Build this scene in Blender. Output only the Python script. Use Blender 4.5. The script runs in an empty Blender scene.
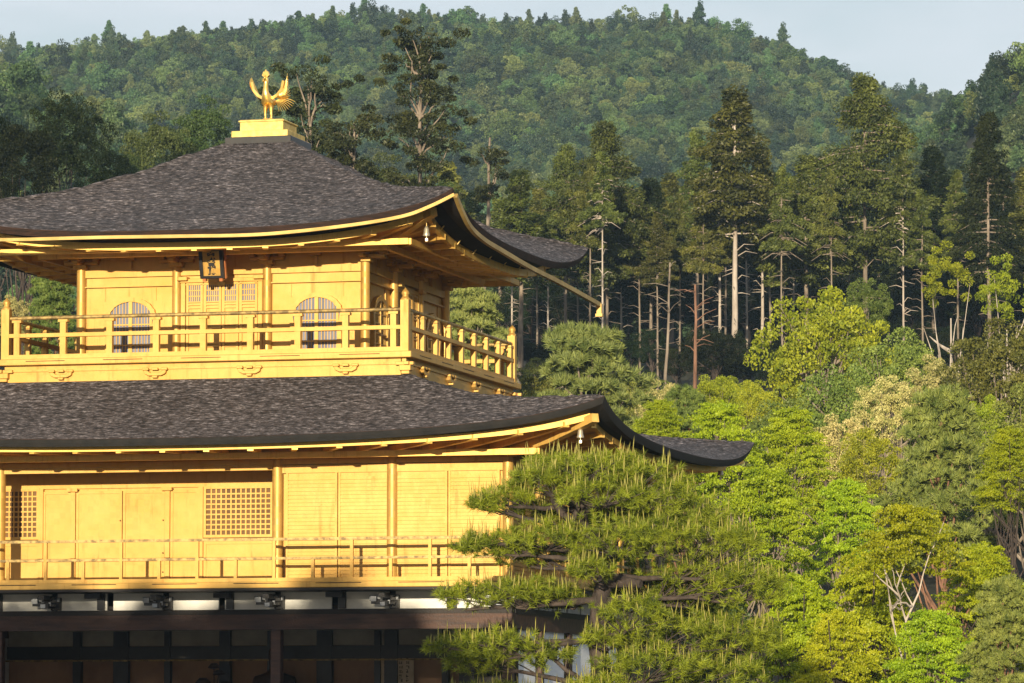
import bpy, bmesh, math, random
import numpy as np
from mathutils import Vector, Matrix

# ------------------------------------------------------------------ camera, sky, sun, exposure
S = bpy.context.scene
COL = S.collection
R = math.radians
EYE = 2.0
F_PX = 4500.0
PITCH = 0.087

cam_d = bpy.data.cameras.new("camera")
cam = bpy.data.objects.new("camera", cam_d)
COL.objects.link(cam)
cam.location = (0, 0, EYE)
cam.rotation_euler = (math.pi / 2 + PITCH, 0, 0)
cam_d.sensor_width = 36.0
cam_d.lens = F_PX * 36.0 / 1024.0
cam_d.clip_start = 0.5
cam_d.clip_end = 6000
S.camera = cam

SUN_EL = 7.5
SUN_A = 9.0           # degrees to the left of straight behind the camera
to_sun = Vector((-math.sin(R(SUN_A)) * math.cos(R(SUN_EL)), -math.cos(R(SUN_A)) * math.cos(R(SUN_EL)), math.sin(R(SUN_EL))))
sun_d = bpy.data.lights.new("sun", 'SUN')
sun_d.energy = 5.0
sun_d.angle = R(0.5)
sun_d.color = (1.0, 0.86, 0.62)
sun = bpy.data.objects.new("sun", sun_d)
COL.objects.link(sun)
sun.rotation_euler = to_sun.to_track_quat('Z', 'Y').to_euler()
sun.location = (-60, -60, 60)

W = bpy.data.worlds.new("World")
S.world = W
W.use_nodes = True
wn, wl = W.node_tree.nodes, W.node_tree.links
wn.clear()
wo = wn.new('ShaderNodeOutputWorld')
bg = wn.new('ShaderNodeBackground')
bg.inputs[1].default_value = 0.08
sky = wn.new('ShaderNodeTexSky')
sky.sky_type = 'NISHITA'
sky.sun_disc = False
sky.sun_elevation = R(SUN_EL)
sky.sun_rotation = math.atan2(to_sun.x, to_sun.y)
sky.altitude = 100
sky.air_density = 1.0
sky.dust_density = 1.0
sky.ozone_density = 1.5
tc = wn.new('ShaderNodeTexCoord')
mp = wn.new('ShaderNodeMapping')
mp.inputs['Scale'].default_value = (5, 5, 16)
cn = wn.new('ShaderNodeTexNoise')
cn.inputs['Scale'].default_value = 1.6
cn.inputs['Detail'].default_value = 6
cr = wn.new('ShaderNodeValToRGB')
cr.color_ramp.elements[0].position = 0.30
cr.color_ramp.elements[0].color = (.45, .45, .45, 1)
cr.color_ramp.elements[1].position = 0.66
cr.color_ramp.elements[1].color = (1, 1, 1, 1)
cmix = wn.new('ShaderNodeMix')
cmix.data_type = 'RGBA'
cmix.inputs[7].default_value = (6.2, 6.5, 7.0, 1)     # thin evening cloud over most of the sky
wl.new(tc.outputs['Generated'], mp.inputs['Vector'])
wl.new(mp.outputs[0], cn.inputs['Vector'])
wl.new(cn.outputs['Fac'], cr.inputs[0])
wl.new(cr.outputs[0], cmix.inputs[0])
wl.new(sky.outputs[0], cmix.inputs[6])
wl.new(cmix.outputs[2], bg.inputs[0])
wl.new(bg.outputs[0], wo.inputs[0])

S.view_settings.view_transform = 'Standard'
S.view_settings.look = 'None'
S.view_settings.gamma = 1
S.view_settings.exposure = 0.7
S.render.engine = 'CYCLES'
S.cycles.max_bounces = 8
S.cycles.transparent_max_bounces = 8
S.cycles.volume_bounces = 1
S.cycles.use_denoising = True

HAZE_DENSITY = 0.00012

# ------------------------------------------------------------------ helpers
def tag(o, label=None, cat=None, group=None, kind=None):
    if label: o['label'] = label
    if cat: o['category'] = cat
    if group: o['group'] = group
    if kind: o['kind'] = kind
    return o

def empty(name, loc=(0, 0, 0), rz=0.0):
    o = bpy.data.objects.new(name, None)
    COL.objects.link(o)
    o.location = loc
    o.rotation_euler = (0, 0, rz)
    o.empty_display_size = 0.3
    return o

def link(name, me, parent=None):
    o = bpy.data.objects.new(name, me)
    COL.objects.link(o)
    if parent is not None: o.parent = parent
    return o

class MB:
    """collects shapes; build() links them as ONE mesh object"""
    def __init__(s):
        s.v, s.f, s.m, s.sm = [], [], [], []
    def add(s, vs, fs, mi=0, smooth=False):
        b = len(s.v)
        s.v += [tuple(p) for p in vs]
        for f in fs:
            s.f.append(tuple(i + b for i in f)); s.m.append(mi); s.sm.append(smooth)
        return s
    def box(s, x0, x1, y0, y1, z0, z1, mi=0):
        v = [(x0, y0, z0), (x1, y0, z0), (x1, y1, z0), (x0, y1, z0), (x0, y0, z1), (x1, y0, z1), (x1, y1, z1), (x0, y1, z1)]
        return s.add(v, [(3, 2, 1, 0), (4, 5, 6, 7), (0, 1, 5, 4), (1, 2, 6, 5), (2, 3, 7, 6), (3, 0, 4, 7)], mi)
    def cbox(s, c, d, mi=0):
        return s.box(c[0] - d[0] / 2, c[0] + d[0] / 2, c[1] - d[1] / 2, c[1] + d[1] / 2, c[2] - d[2] / 2, c[2] + d[2] / 2, mi)
    def tube(s, pts, rad, n=8, mi=0, cap=True):
        pts = [Vector(p) for p in pts]
        if not hasattr(rad, '__len__'): rad = [rad] * len(pts)
        vs, fs = [], []
        ref = None
        for i, p in enumerate(pts):
            t = (pts[min(i + 1, len(pts) - 1)] - pts[max(i - 1, 0)])
            if t.length < 1e-9: t = Vector((0, 0, 1))
            t.normalize()
            if ref is None:
                ref = Vector((1, 0, 0)) if abs(t.x) < .8 else Vector((0, 1, 0))
            a = (ref - t * ref.dot(t)).normalized(); ref = a
            b = t.cross(a)
            for k in range(n):
                q = 2 * math.pi * k / n
                vs.append(p + (a * math.cos(q) + b * math.sin(q)) * rad[i])
        for i in range(len(pts) - 1):
            for k in range(n):
                k2 = (k + 1) % n
                fs.append((i * n + k, i * n + k2, (i + 1) * n + k2, (i + 1) * n + k))
        s.add(vs, fs, mi, True)
        if cap:                                   # caps get their own corners so that the sides shade true
            s.add(vs[:n], [tuple(range(n))[::-1]], mi)
            s.add(vs[-n:], [tuple(range(n))], mi)
        return s
    def lathe(s, c, prof, n=12, mi=0):
        return s.tube([(c[0], c[1], c[2] + z) for r, z in prof], [r for r, z in prof], n, mi)
    def strip(s, pts, w, h, up=(0, 0, 1), mi=0):
        """square-section bar along a polyline"""
        pts = [Vector(p) for p in pts]; vs, fs = [], []
        for i, p in enumerate(pts):
            t = (pts[min(i + 1, len(pts) - 1)] - pts[max(i - 1, 0)]).normalized()
            u = Vector(up); u = (u - t * u.dot(t)).normalized(); b = t.cross(u)
            for (q, r) in ((-1, -1), (1, -1), (1, 1), (-1, 1)):
                vs.append(p + b * q * w / 2 + u * r * h / 2)
        for i in range(len(pts) - 1):
            for k in range(4):
                k2 = (k + 1) % 4
                fs.append((i * 4 + k, i * 4 + k2, (i + 1) * 4 + k2, (i + 1) * 4 + k))
        fs.append((3, 2, 1, 0)); e = (len(pts) - 1) * 4
        fs.append((e, e + 1, e + 2, e + 3))
        return s.add(vs, fs, mi)
    def prism(s, poly, y0, y1, mi=0):
        """polygon in x,z extruded along y"""
        n = len(poly)
        vs = [(x, y0, z) for x, z in poly] + [(x, y1, z) for x, z in poly]
        fs = [tuple(range(n)), tuple(range(n, 2 * n))[::-1]]
        for k in range(n):
            k2 = (k + 1) % n
            fs.append((k, n + k, n + k2, k2))
        return s.add(vs, fs, mi)
    def xf(s, M, start=0):
        for i in range(start, len(s.v)):
            s.v[i] = tuple(M @ Vector(s.v[i]))
        return s
    def mesh(s, name, mats):
        me = bpy.data.meshes.new(name)
        me.from_pydata(s.v, [], s.f)
        if not isinstance(mats, (list, tuple)): mats = [mats]
        for m in mats: me.materials.append(m)
        me.polygons.foreach_set('material_index', s.m)
        me.polygons.foreach_set('use_smooth', s.sm)
        bm = bmesh.new(); bm.from_mesh(me)
        bmesh.ops.recalc_face_normals(bm, faces=bm.faces)
        bm.to_mesh(me); bm.free()
        me.update()
        return me
    def build(s, name, mats, parent=None, bevel=0.0):
        o = link(name, s.mesh(name, mats), parent)
        if bevel:
            md = o.modifiers.new('bevel', 'BEVEL'); md.width = bevel; md.segments = 1; md.limit_method = 'ANGLE'
        return o

# ------------------------------------------------------------------ materials
def mat(name):
    m = bpy.data.materials.new(name); m.use_nodes = True
    n, l = m.node_tree.nodes, m.node_tree.links
    n.clear()
    o = n.new('ShaderNodeOutputMaterial')
    return m, n, l, o

def ramp(n, stops):
    r = n.new('ShaderNodeValToRGB')
    e = r.color_ramp.elements
    while len(e) < len(stops): e.new(0.5)
    for i, (p, c) in enumerate(stops):
        e[i].position = p; e[i].color = (*c, 1)
    return r

def surf(name, c0, c1, rough=0.7, metal=0.0, scale=(3, 3, 3), detail=5, bump=0.0, bscale=30, spec=0.4, rvar=0.0, bstretch=(1, 1, 1), lo=.35, hi=.65):
    m, n, l, o = mat(name)
    p = n.new('ShaderNodeBsdfPrincipled')
    tcn = n.new('ShaderNodeTexCoord'); mpn = n.new('ShaderNodeMapping')
    mpn.inputs['Scale'].default_value = scale
    nz = n.new('ShaderNodeTexNoise'); nz.inputs['Scale'].default_value = 1; nz.inputs['Detail'].default_value = detail
    nz.inputs['Roughness'].default_value = .62
    rp = ramp(n, [(lo, c0), (hi, c1)])
    l.new(tcn.outputs['Object'], mpn.inputs[0]); l.new(mpn.outputs[0], nz.inputs['Vector'])
    l.new(nz.outputs['Fac'], rp.inputs[0]); l.new(rp.outputs[0], p.inputs['Base Color'])
    p.inputs['Roughness'].default_value = rough
    p.inputs['Metallic'].default_value = metal
    p.inputs['Specular IOR Level'].default_value = spec
    if rvar:
        mr = n.new('ShaderNodeMapRange'); mr.inputs[3].default_value = rough - rvar; mr.inputs[4].default_value = rough + rvar
        l.new(nz.outputs['Fac'], mr.inputs[0]); l.new(mr.outputs[0], p.inputs['Roughness'])
    if bump:
        mb = n.new('ShaderNodeMapping'); mb.inputs['Scale'].default_value = tuple(bscale * k for k in bstretch)
        nb = n.new('ShaderNodeTexNoise'); nb.inputs['Scale'].default_value = 1; nb.inputs['Detail'].default_value = 4
        bp = n.new('ShaderNodeBump'); bp.inputs['Strength'].default_value = bump; bp.inputs['Distance'].default_value = .02
        l.new(tcn.outputs['Object'], mb.inputs[0]); l.new(mb.outputs[0], nb.inputs['Vector'])
        l.new(nb.outputs['Fac'], bp.inputs['Height']); l.new(bp.outputs[0], p.inputs['Normal'])
    l.new(p.outputs[0], o.inputs[0])
    return m

M = {}
def gold_leaf(name, GOLD_A, GOLD_B):
    """gold leaf laid in hand-sized squares over lacquer, a little rubbed and streaked"""
    m, n, l, o = mat(name)
    p = n.new('ShaderNodeBsdfPrincipled'); t = n.new('ShaderNodeTexCoord')
    def noise(sc, det, ro=.6):
        mm = n.new('ShaderNodeMapping'); mm.inputs['Scale'].default_value = sc
        q = n.new('ShaderNodeTexNoise'); q.inputs['Scale'].default_value = 1; q.inputs['Detail'].default_value = det; q.inputs['Roughness'].default_value = ro
        l.new(t.outputs['Object'], mm.inputs[0]); l.new(mm.outputs[0], q.inputs['Vector']); return q
    big = noise((.8, .8, 1.6), 6); streak = noise((9, 9, .9), 5, .65)
    sn = n.new('ShaderNodeVectorMath'); sn.operation = 'SNAP'; sn.inputs[1].default_value = (.109, .109, .109)
    of = n.new('ShaderNodeVectorMath'); of.operation = 'ADD'; of.inputs[1].default_value = (.031, .027, .043)
    wn_ = n.new('ShaderNodeTexWhiteNoise')
    l.new(t.outputs['Object'], of.inputs[0]); l.new(of.outputs[0], sn.inputs[0]); l.new(sn.outputs[0], wn_.inputs[0])
    r1 = ramp(n, [(.3, GOLD_A), (.7, GOLD_B)]); l.new(big.outputs['Fac'], r1.inputs[0])
    r2 = ramp(n, [(.28, (.74, .64, .50)), (.43, (.98, .97, .95)), (.8, (1.04, 1.03, 1.02))]); l.new(streak.outputs['Fac'], r2.inputs[0])
    r3 = ramp(n, [(0, (.91, .90, .86)), (1, (1.05, 1.05, 1.08))]); l.new(wn_.outputs['Value'], r3.inputs[0])
    x1 = n.new('ShaderNodeMix'); x1.data_type = 'RGBA'; x1.blend_type = 'MULTIPLY'; x1.inputs[0].default_value = 1
    x2 = n.new('ShaderNodeMix'); x2.data_type = 'RGBA'; x2.blend_type = 'MULTIPLY'; x2.inputs[0].default_value = 1
    l.new(r1.outputs[0], x1.inputs[6]); l.new(r2.outputs[0], x1.inputs[7]); l.new(x1.outputs[2], x2.inputs[6]); l.new(r3.outputs[0], x2.inputs[7])
    l.new(x2.outputs[2], p.inputs['Base Color'])
    p.inputs['Metallic'].default_value = .4
    mr = n.new('ShaderNodeMapRange'); mr.inputs[3].default_value = .42; mr.inputs[4].default_value = .60
    l.new(wn_.outputs['Value'], mr.inputs[0]); l.new(mr.outputs[0], p.inputs['Roughness'])
    bn = noise((6, 6, 6), 3); bp = n.new('ShaderNodeBump'); bp.inputs['Strength'].default_value = .12; bp.inputs['Distance'].default_value = .02
    l.new(bn.outputs['Fac'], bp.inputs['Height']); l.new(bp.outputs[0], p.inputs['Normal'])
    l.new(p.outputs[0], o.inputs[0])
    return m
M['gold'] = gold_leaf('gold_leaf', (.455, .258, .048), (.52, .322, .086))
M['gold_bounce_lit'] = gold_leaf('bounce_lit_gold_leaf', (.74, .45, .10), (.82, .54, .15))  # brighter copy of the gold; bounced eave glow put into its colour
M['gold_dull'] = surf('weathered_gold_leaf', (.42, .30, .085), (.72, .52, .16), rough=.6, metal=.45, scale=(7, 7, 7), detail=6, bump=.15, bscale=25)
M['gold_worn'] = surf('worn_gold_rail', (.16, .11, .045), (.42, .29, .10), rough=.55, metal=.45, scale=(9, 9, 9), detail=6, lo=.40, hi=.6)
M['gold_cast'] = surf('cast_gold', (.80, .48, .10), (.95, .66, .2), rough=.33, metal=.9, scale=(6, 6, 6), bump=.1, bscale=30)
M['edge_brown'] = surf('thatch_cut_edge', (.008, .004, .003), (.034, .014, .008), rough=.85, scale=(3, 3, 34), detail=4, bump=.4, bscale=22, bstretch=(1, 1, 4))
M['black'] = surf('black_underside', (.006, .006, .006), (.014, .012, .011), rough=.8, scale=(4, 4, 4))
M['lacquer'] = surf('black_lacquer', (.006, .0055, .006), (.015, .013, .013), rough=.4, scale=(5, 5, 5))
M['dark_wood'] = surf('dark_timber', (.007, .005, .004), (.018, .011, .008), rough=.65, scale=(1.5, 9, 9), detail=6, bump=.2)
M['brown_wood'] = surf('brown_timber', (.026, .011, .007), (.080, .034, .019), rough=.6, scale=(1.2, 10, 9), detail=6, bump=.25)
M['plaster'] = surf('white_plaster', (.60, .59, .55), (.76, .74, .69), rough=.9, scale=(2, 2, 2.5), detail=6)
M['paper'] = surf('white_door_paper', (.74, .76, .78), (.82, .83, .84), rough=.85, scale=(1, 1, 1))
M['plaster_in_shade'] = surf('shade_darkened_plaster', (.30, .27, .22), (.42, .38, .31), rough=.9, scale=(2, 2, 2.5), detail=6)  # plaster darkened so the hall's dimness sits in its colour
M['white_tip'] = surf('white_painted_end_grain', (.30, .32, .36), (.5, .52, .55), rough=.8)
M['pane'] = surf('window_paper_slats', (.13, .14, .175), (.20, .205, .25), rough=.8, scale=(40, 40, .6), detail=1, lo=.45, hi=.55)
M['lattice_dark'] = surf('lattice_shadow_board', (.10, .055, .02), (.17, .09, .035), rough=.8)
M['interior'] = surf('painted_panel', (.20, .11, .06), (.32, .19, .105), rough=.8, scale=(1.2, 1.2, .8), detail=4)
M['statue_dark'] = surf('aged_statue', (.02, .012, .008), (.06, .03, .02), rough=.5)
M['scroll'] = surf('scroll_paper', (.42, .33, .22), (.55, .45, .32), rough=.9)
M['ink'] = surf('black_ink', (.008, .008, .008), (.015, .014, .013), rough=.6)
M['red_wood'] = surf('red_lacquered_wood', (.30, .09, .02), (.42, .14, .04), rough=.5)
M['bell'] = surf('pale_bronze', (.36, .31, .22), (.52, .46, .34), rough=.4, metal=.6)
M['gutter'] = surf('tarnished_gilt_gutter', (.32, .21, .06), (.48, .33, .11), rough=.5, metal=.45, scale=(2, 2, 2))
M['wire'] = surf('thin_gilt_metal', (.5, .36, .13), (.7, .5, .2), rough=.5, metal=.6)

def thatch():
    m, n, l, o = mat('cypress_bark_shingles')
    p = n.new('ShaderNodeBsdfPrincipled'); p.inputs['Roughness'].default_value = .75
    p.inputs['Specular IOR Level'].default_value = .35
    t = n.new('ShaderNodeTexCoord')
    def noise(sc, det, ro=.6):
        mm = n.new('ShaderNodeMapping'); mm.inputs['Scale'].default_value = sc
        q = n.new('ShaderNodeTexNoise'); q.inputs['Scale'].default_value = 1
        q.inputs['Detail'].default_value = det; q.inputs['Roughness'].default_value = ro
        l.new(t.outputs['Object'], mm.inputs[0]); l.new(mm.outputs[0], q.inputs['Vector'])
        return q
    fleck = noise((7.5, 7.5, 46), 6, .72)
    fine = noise((16, 16, 60), 3)
    big = noise((.55, .55, .9), 4)
    r1 = ramp(n, [(.39, (.007, .006, .006)), (.49, (.048, .040, .040)), (.57, (.105, .093, .096)), (.70, (.35, .32, .325))])
    l.new(fleck.outputs['Fac'], r1.inputs[0])
    r2 = ramp(n, [(.3, (.72, .70, .70)), (.5, (.95, .92, .92)), (.7, (1.12, 1.06, 1.02))])
    l.new(big.outputs['Fac'], r2.inputs[0])
    r3 = ramp(n, [(.38, (.45, .45, .45)), (.62, (1.3, 1.3, 1.3))])
    l.new(fine.outputs['Fac'], r3.inputs[0])
    x1 = n.new('ShaderNodeMix'); x1.data_type = 'RGBA'; x1.blend_type = 'MULTIPLY'; x1.inputs[0].default_value = 1
    x2 = n.new('ShaderNodeMix'); x2.data_type = 'RGBA'; x2.blend_type = 'MULTIPLY'; x2.inputs[0].default_value = 1
    l.new(r1.outputs[0], x1.inputs[6]); l.new(r2.outputs[0], x1.inputs[7])
    l.new(x1.outputs[2], x2.inputs[6]); l.new(r3.outputs[0], x2.inputs[7])
    l.new(x2.outputs[2], p.inputs['Base Color'])
    ad = n.new('ShaderNodeMath'); ad.operation = 'ADD'
    l.new(fleck.outputs['Fac'], ad.inputs[0]); l.new(fine.outputs['Fac'], ad.inputs[1])
    bp = n.new('ShaderNodeBump'); bp.inputs['Strength'].default_value = .55; bp.inputs['Distance'].default_value = .06
    l.new(ad.outputs[0], bp.inputs['Height']); l.new(bp.outputs[0], p.inputs['Normal'])
    l.new(p.outputs[0], o.inputs[0])
    return m
M['thatch'] = thatch()

def leafmat(name, c0, c1, trans=.3, obj_var=.18, noise_scale=.5, gloss=.02, speck=.36):
    """leaf colour varies per leaf, per clump and per plant"""
    m, n, l, o = mat(name)
    g = n.new('ShaderNodeNewGeometry'); oi = n.new('ShaderNodeObjectInfo'); t = n.new('ShaderNodeTexCoord')
    nz = n.new('ShaderNodeTexNoise'); nz.inputs['Scale'].default_value = noise_scale; nz.inputs['Detail'].default_value = 3
    l.new(t.outputs['Object'], nz.inputs['Vector'])
    a = n.new('ShaderNodeMath'); a.operation = 'MULTIPLY_ADD'; a.inputs[1].default_value = speck
    l.new(g.outputs['Random Per Island'], a.inputs[0])
    b = n.new('ShaderNodeMath'); b.operation = 'MULTIPLY_ADD'; b.inputs[1].default_value = 1.1; b.inputs[2].default_value = -.23
    l.new(nz.outputs['Fac'], b.inputs[0]); l.new(b.outputs[0], a.inputs[2])
    rp = ramp(n, [(.12, c0), (.88, c1)])
    l.new(a.outputs[0], rp.inputs[0])
    hs = n.new('ShaderNodeHueSaturation')
    mr = n.new('ShaderNodeMapRange'); mr.inputs[3].default_value = 1 - obj_var * 1.6; mr.inputs[4].default_value = 1 + obj_var * 1.6
    l.new(oi.outputs['Random'], mr.inputs[0]); l.new(mr.outputs[0], hs.inputs['Value'])
    mh = n.new('ShaderNodeMath'); mh.operation = 'MULTIPLY'; mh.inputs[1].default_value = 7.31
    fr = n.new('ShaderNodeMath'); fr.operation = 'FRACT'
    l.new(oi.outputs['Random'], mh.inputs[0]); l.new(mh.outputs[0], fr.inputs[0])
    m2 = n.new('ShaderNodeMapRange'); m2.inputs[3].default_value = .5 - obj_var * .14; m2.inputs[4].default_value = .5 + obj_var * .14
    l.new(fr.outputs[0], m2.inputs[0]); l.new(m2.outputs[0], hs.inputs['Hue'])
    l.new(rp.outputs[0], hs.inputs['Color'])
    d = n.new('ShaderNodeBsdfDiffuse'); tr = n.new('ShaderNodeBsdfTranslucent'); mx = n.new('ShaderNodeMixShader')
    mx.inputs[0].default_value = trans
    l.new(hs.outputs[0], d.inputs[0]); l.new(hs.outputs[0], tr.inputs[0])
    l.new(d.outputs[0], mx.inputs[1]); l.new(tr.outputs[0], mx.inputs[2])
    gl = n.new('ShaderNodeBsdfGlossy'); gl.inputs['Roughness'].default_value = .5; gl.inputs[0].default_value = (.9, .9, .8, 1)
    m3 = n.new('ShaderNodeMixShader'); m3.inputs[0].default_value = gloss
    l.new(mx.outputs[0], m3.inputs[1]); l.new(gl.outputs[0], m3.inputs[2])
    l.new(m3.outputs[0], o.inputs[0])
    return m

L = {}
L['needle'] = leafmat('pine_needles', (.030, .062, .006), (.36, .40, .028), .3, .08, 3.2)
L['shoot'] = leafmat('pine_candles', (.30, .30, .05), (.50, .47, .12), .2, .1, .8)
L['maple'] = leafmat('maple_leaves', (.17, .235, .006), (.52, .545, .014), .42, .12, .9)
L['maple_green'] = leafmat('green_maple_leaves', (.14, .23, .008), (.48, .56, .018), .42, .10, .9)
L['fresh'] = leafmat('fresh_green_leaves', (.11, .17, .010), (.46, .49, .024), .35, .13, .9)
L['olive'] = leafmat('olive_leaves', (.05, .078, .012), (.25, .275, .05), .25, .22, .9)
L['cream'] = leafmat('cream_flowering_leaves', (.15, .17, .025), (.64, .55, .23), .2, .15, .9)
L['pine_far'] = leafmat('grey_green_needles', (.035, .065, .014), (.27, .305, .065), .2, .18, 1.6)
L['sugi'] = leafmat('cedar_sprays', (.012, .022, .006), (.20, .215, .038), .2, .20, 1.0, speck=.16)
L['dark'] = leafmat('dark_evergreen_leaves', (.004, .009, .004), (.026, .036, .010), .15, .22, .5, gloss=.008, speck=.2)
L['tuft'] = leafmat('dark_pine_tufts', (.008, .014, .006), (.065, .072, .018), .15, .1, .8, speck=.2)
L['pine_pale'] = leafmat('pale_pine_needles', (.05, .085, .018), (.36, .39, .11), .25, .12, 1.8)
L['mid'] = leafmat('deep_green_leaves', (.018, .036, .010), (.105, .135, .034), .2, .2, .9, speck=.25)
L['hill'] = leafmat('hillside_leaves', (.018, .044, .018), (.165, .220, .076), .2, .34, .4, speck=.18)
L['hill_dark'] = leafmat('hillside_pine_leaves', (.010, .024, .014), (.060, .095, .046), .15, .3, .4, speck=.18)
L['hill_light'] = leafmat('hillside_young_leaves', (.04, .075, .022), (.21, .26, .075), .25, .25, .4, speck=.18)
L['bark'] = surf('grey_bark', (.10, .075, .055), (.26, .21, .16), rough=.9, scale=(3, 3, .8), detail=6, bump=.5, bscale=9)
L['bark_pale'] = surf('pale_bark', (.26, .21, .17), (.46, .40, .34), rough=.9, scale=(3, 3, .6), detail=6, bump=.4, bscale=9)
L['bark_red'] = surf('red_brown_bark', (.10, .05, .03), (.25, .13, .08), rough=.9, scale=(3, 3, .7), detail=6, bump=.5, bscale=9)
L['bark_dark'] = surf('dark_bark', (.022, .016, .013), (.075, .055, .045), rough=.9, scale=(5, 5, 2), detail=6, bump=.8, bscale=14)

# ------------------------------------------------------------------ terrain
def smooth(t): return t * t * (3 - 2 * t)
_pd = np.array([-400, 5, 9, 74, 79, 84, 98, 112, 130, 160, 200, 250, 300, 400, 500, 600, 690, 780, 880, 960, 1100, 1500.])
_pz = np.array([.3, .3, -.9, -.9, .05, .1, .2, .8, 2.2, 7, 14.5, 21.5, 26, 35, 45, 60, 82, 108.5, 136, 150.2, 131, 90.])
_rx = np.array([-300, -140, -108, -85, -60, -42, -25, -5, 18, 35, 48, 60, 72, 90, 120, 300.])
_rz = np.array([.86, .92, .948, .968, .986, 1.0, 1.006, 1.0, .995, 1.0, .978, .942, .905, .885, .87, .85])
def hgt(x, y):
    x = np.asarray(x, float); y = np.asarray(y, float)
    z = np.interp(y, _pd, _pz)
    k = np.interp(x, _rx, _rz)
    w = np.clip((y - 550) / 350, 0, 1)
    z = z * (1 + (k - 1) * w)
    z = z + 25 * np.exp(-(((x + 62) / 42) ** 2 + ((y - 455) / 110) ** 2))
    z = z + 30 * np.exp(-(((x - 63) / 22) ** 2 + ((y - 500) / 110) ** 2))
    far = np.clip((y - 120) / 120, 0, 1)
    z = z + far * (1.2 * np.sin(x * .07 + 1) * np.cos(y * .045) + .8 * np.sin(x * .19 + y * .11))
    return z
_h0 = hgt
def hgt(x, y):
    x = np.asarray(x, float); y = np.asarray(y, float)
    isl = np.exp(-(((x + 16.2) / 7.5) ** 4 + ((y - 28.5) / 5.5) ** 4))     # islet added in the pond to carry the shade trees
    return _h0(x, y) + 1.1 * isl
def gz(x, y): return float(hgt(x, y))

def build_ground():
    xs = np.concatenate([np.linspace(-900, -170, 24), np.linspace(-160, 160, 130), np.linspace(170, 900, 24)])
    ys = np.concatenate([np.linspace(-400, 60, 16), np.linspace(66, 300, 80), np.linspace(308, 1000, 120), np.linspace(1030, 1500, 14)])
    X, Y = np.meshgrid(xs, ys)
    Z = hgt(X, Y)
    nx, ny = len(xs), len(ys)
    v = np.stack([X, Y, Z], -1).reshape(-1, 3)
    idx = np.arange(nx * ny).reshape(ny, nx)
    q = np.stack([idx[:-1, :-1], idx[:-1, 1:], idx[1:, 1:], idx[1:, :-1]], -1).reshape(-1, 4)
    me = np_mesh('ground', v, q, [surf('forest_floor', (.008, .010, .004), (.032, .030, .012), rough=.95, scale=(.35, .35, .35), detail=8, bump=.5, bscale=2)])
    o = link('ground', me); tag(o, kind='structure')
    return o

def np_mesh(name, v, q, mats, mi=None, smooth_=False):
    me = bpy.data.meshes.new(name)
    v = np.asarray(v, np.float32); q = np.asarray(q, np.int32)
    n, k = q.shape
    me.vertices.add(len(v)); me.vertices.foreach_set('co', v.ravel())
    me.loops.add(n * k); me.loops.foreach_set('vertex_index', q.ravel())
    me.polygons.add(n)
    me.polygons.foreach_set('loop_start', np.arange(0, n * k, k, dtype=np.int32))
    me.polygons.foreach_set('loop_total', np.full(n, k, np.int32))
    if smooth_: me.polygons.foreach_set('use_smooth', np.ones(n, bool))
    for m in mats: me.materials.append(m)
    if mi is not None: me.polygons.foreach_set('material_index', np.asarray(mi, np.int32))
    me.update(calc_edges=True)
    return me
build_ground()
def build_pond():
    m, n, l, o = mat('pond_water')
    p = n.new('ShaderNodeBsdfPrincipled'); p.inputs['Base Color'].default_value = (.012, .02, .014, 1)
    p.inputs['Roughness'].default_value = .2; p.inputs['IOR'].default_value = 1.33
    t = n.new('ShaderNodeTexCoord'); q = n.new('ShaderNodeTexNoise'); q.inputs['Scale'].default_value = 1.3; q.inputs['Detail'].default_value = 3
    b = n.new('ShaderNodeBump'); b.inputs['Strength'].default_value = .25; b.inputs['Distance'].default_value = .05
    l.new(t.outputs['Object'], q.inputs['Vector']); l.new(q.outputs['Fac'], b.inputs['Height']); l.new(b.outputs[0], p.inputs['Normal'])
    l.new(p.outputs[0], o.inputs[0])
    w = MB().add([(-140, 6, -.22), (140, 6, -.22), (140, 79, -.22), (-140, 79, -.22)], [(0, 1, 2, 3)]).build('pond_water', m)
    tag(w, kind='structure')
build_pond()

# ------------------------------------------------------------------ the pavilion
PHI = 0.254
pav = empty('golden_pavilion', (-4.651, 85.23, 0), -PHI)
tag(pav, 'gold leaf covered pavilion with two dark bark roofs and railed balconies', 'pavilion')
G = M['gold']
def part(name, mb, m, parent=pav, bevel=0.0): return mb.build(name, m, parent, bevel)

# corner lift helpers
def Lup(u):
    u = abs(u); return .83 * u ** 3 + .17 * u ** 16
def Llow(u):
    u = abs(u); return .62 * u ** 2.6 + .38 * u ** 9
UP_R = np.array([.60, 1.22, 1.77, 2.675, 3.03, 3.49, 3.93, 4.4, 5.04])
UP_Z = np.array([13.17, 12.87, 12.55, 12.157, 12.03, 11.88, 11.79, 11.72, 11.62])
def up_z(r, u):
    zh = float(np.interp(r, UP_R, UP_Z)); s = max(0, (r - .6) / 4.44)
    return zh - .6 * s ** 1.6 * (1 - Lup(u))
LO_T = np.array([0, .2, .4, .6, .8, 1.0])
LO_H = np.array([8.43, 8.13, 7.95, 7.85, 7.80, 7.78])
def lo_z(t, u):
    zh = float(np.interp(t, LO_T, LO_H)); return zh - .59 * t ** 1.3 * (1 - Llow(u))

def sides(hx, hy):
    """four corner-to-corner sides, counter-clockwise from the front"""
    return [((-hx, -hy), (hx, -hy)), ((hx, -hy), (hx, hy)), ((hx, hy), (-hx, hy)), ((-hx, hy), (-hx, -hy))]

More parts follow.
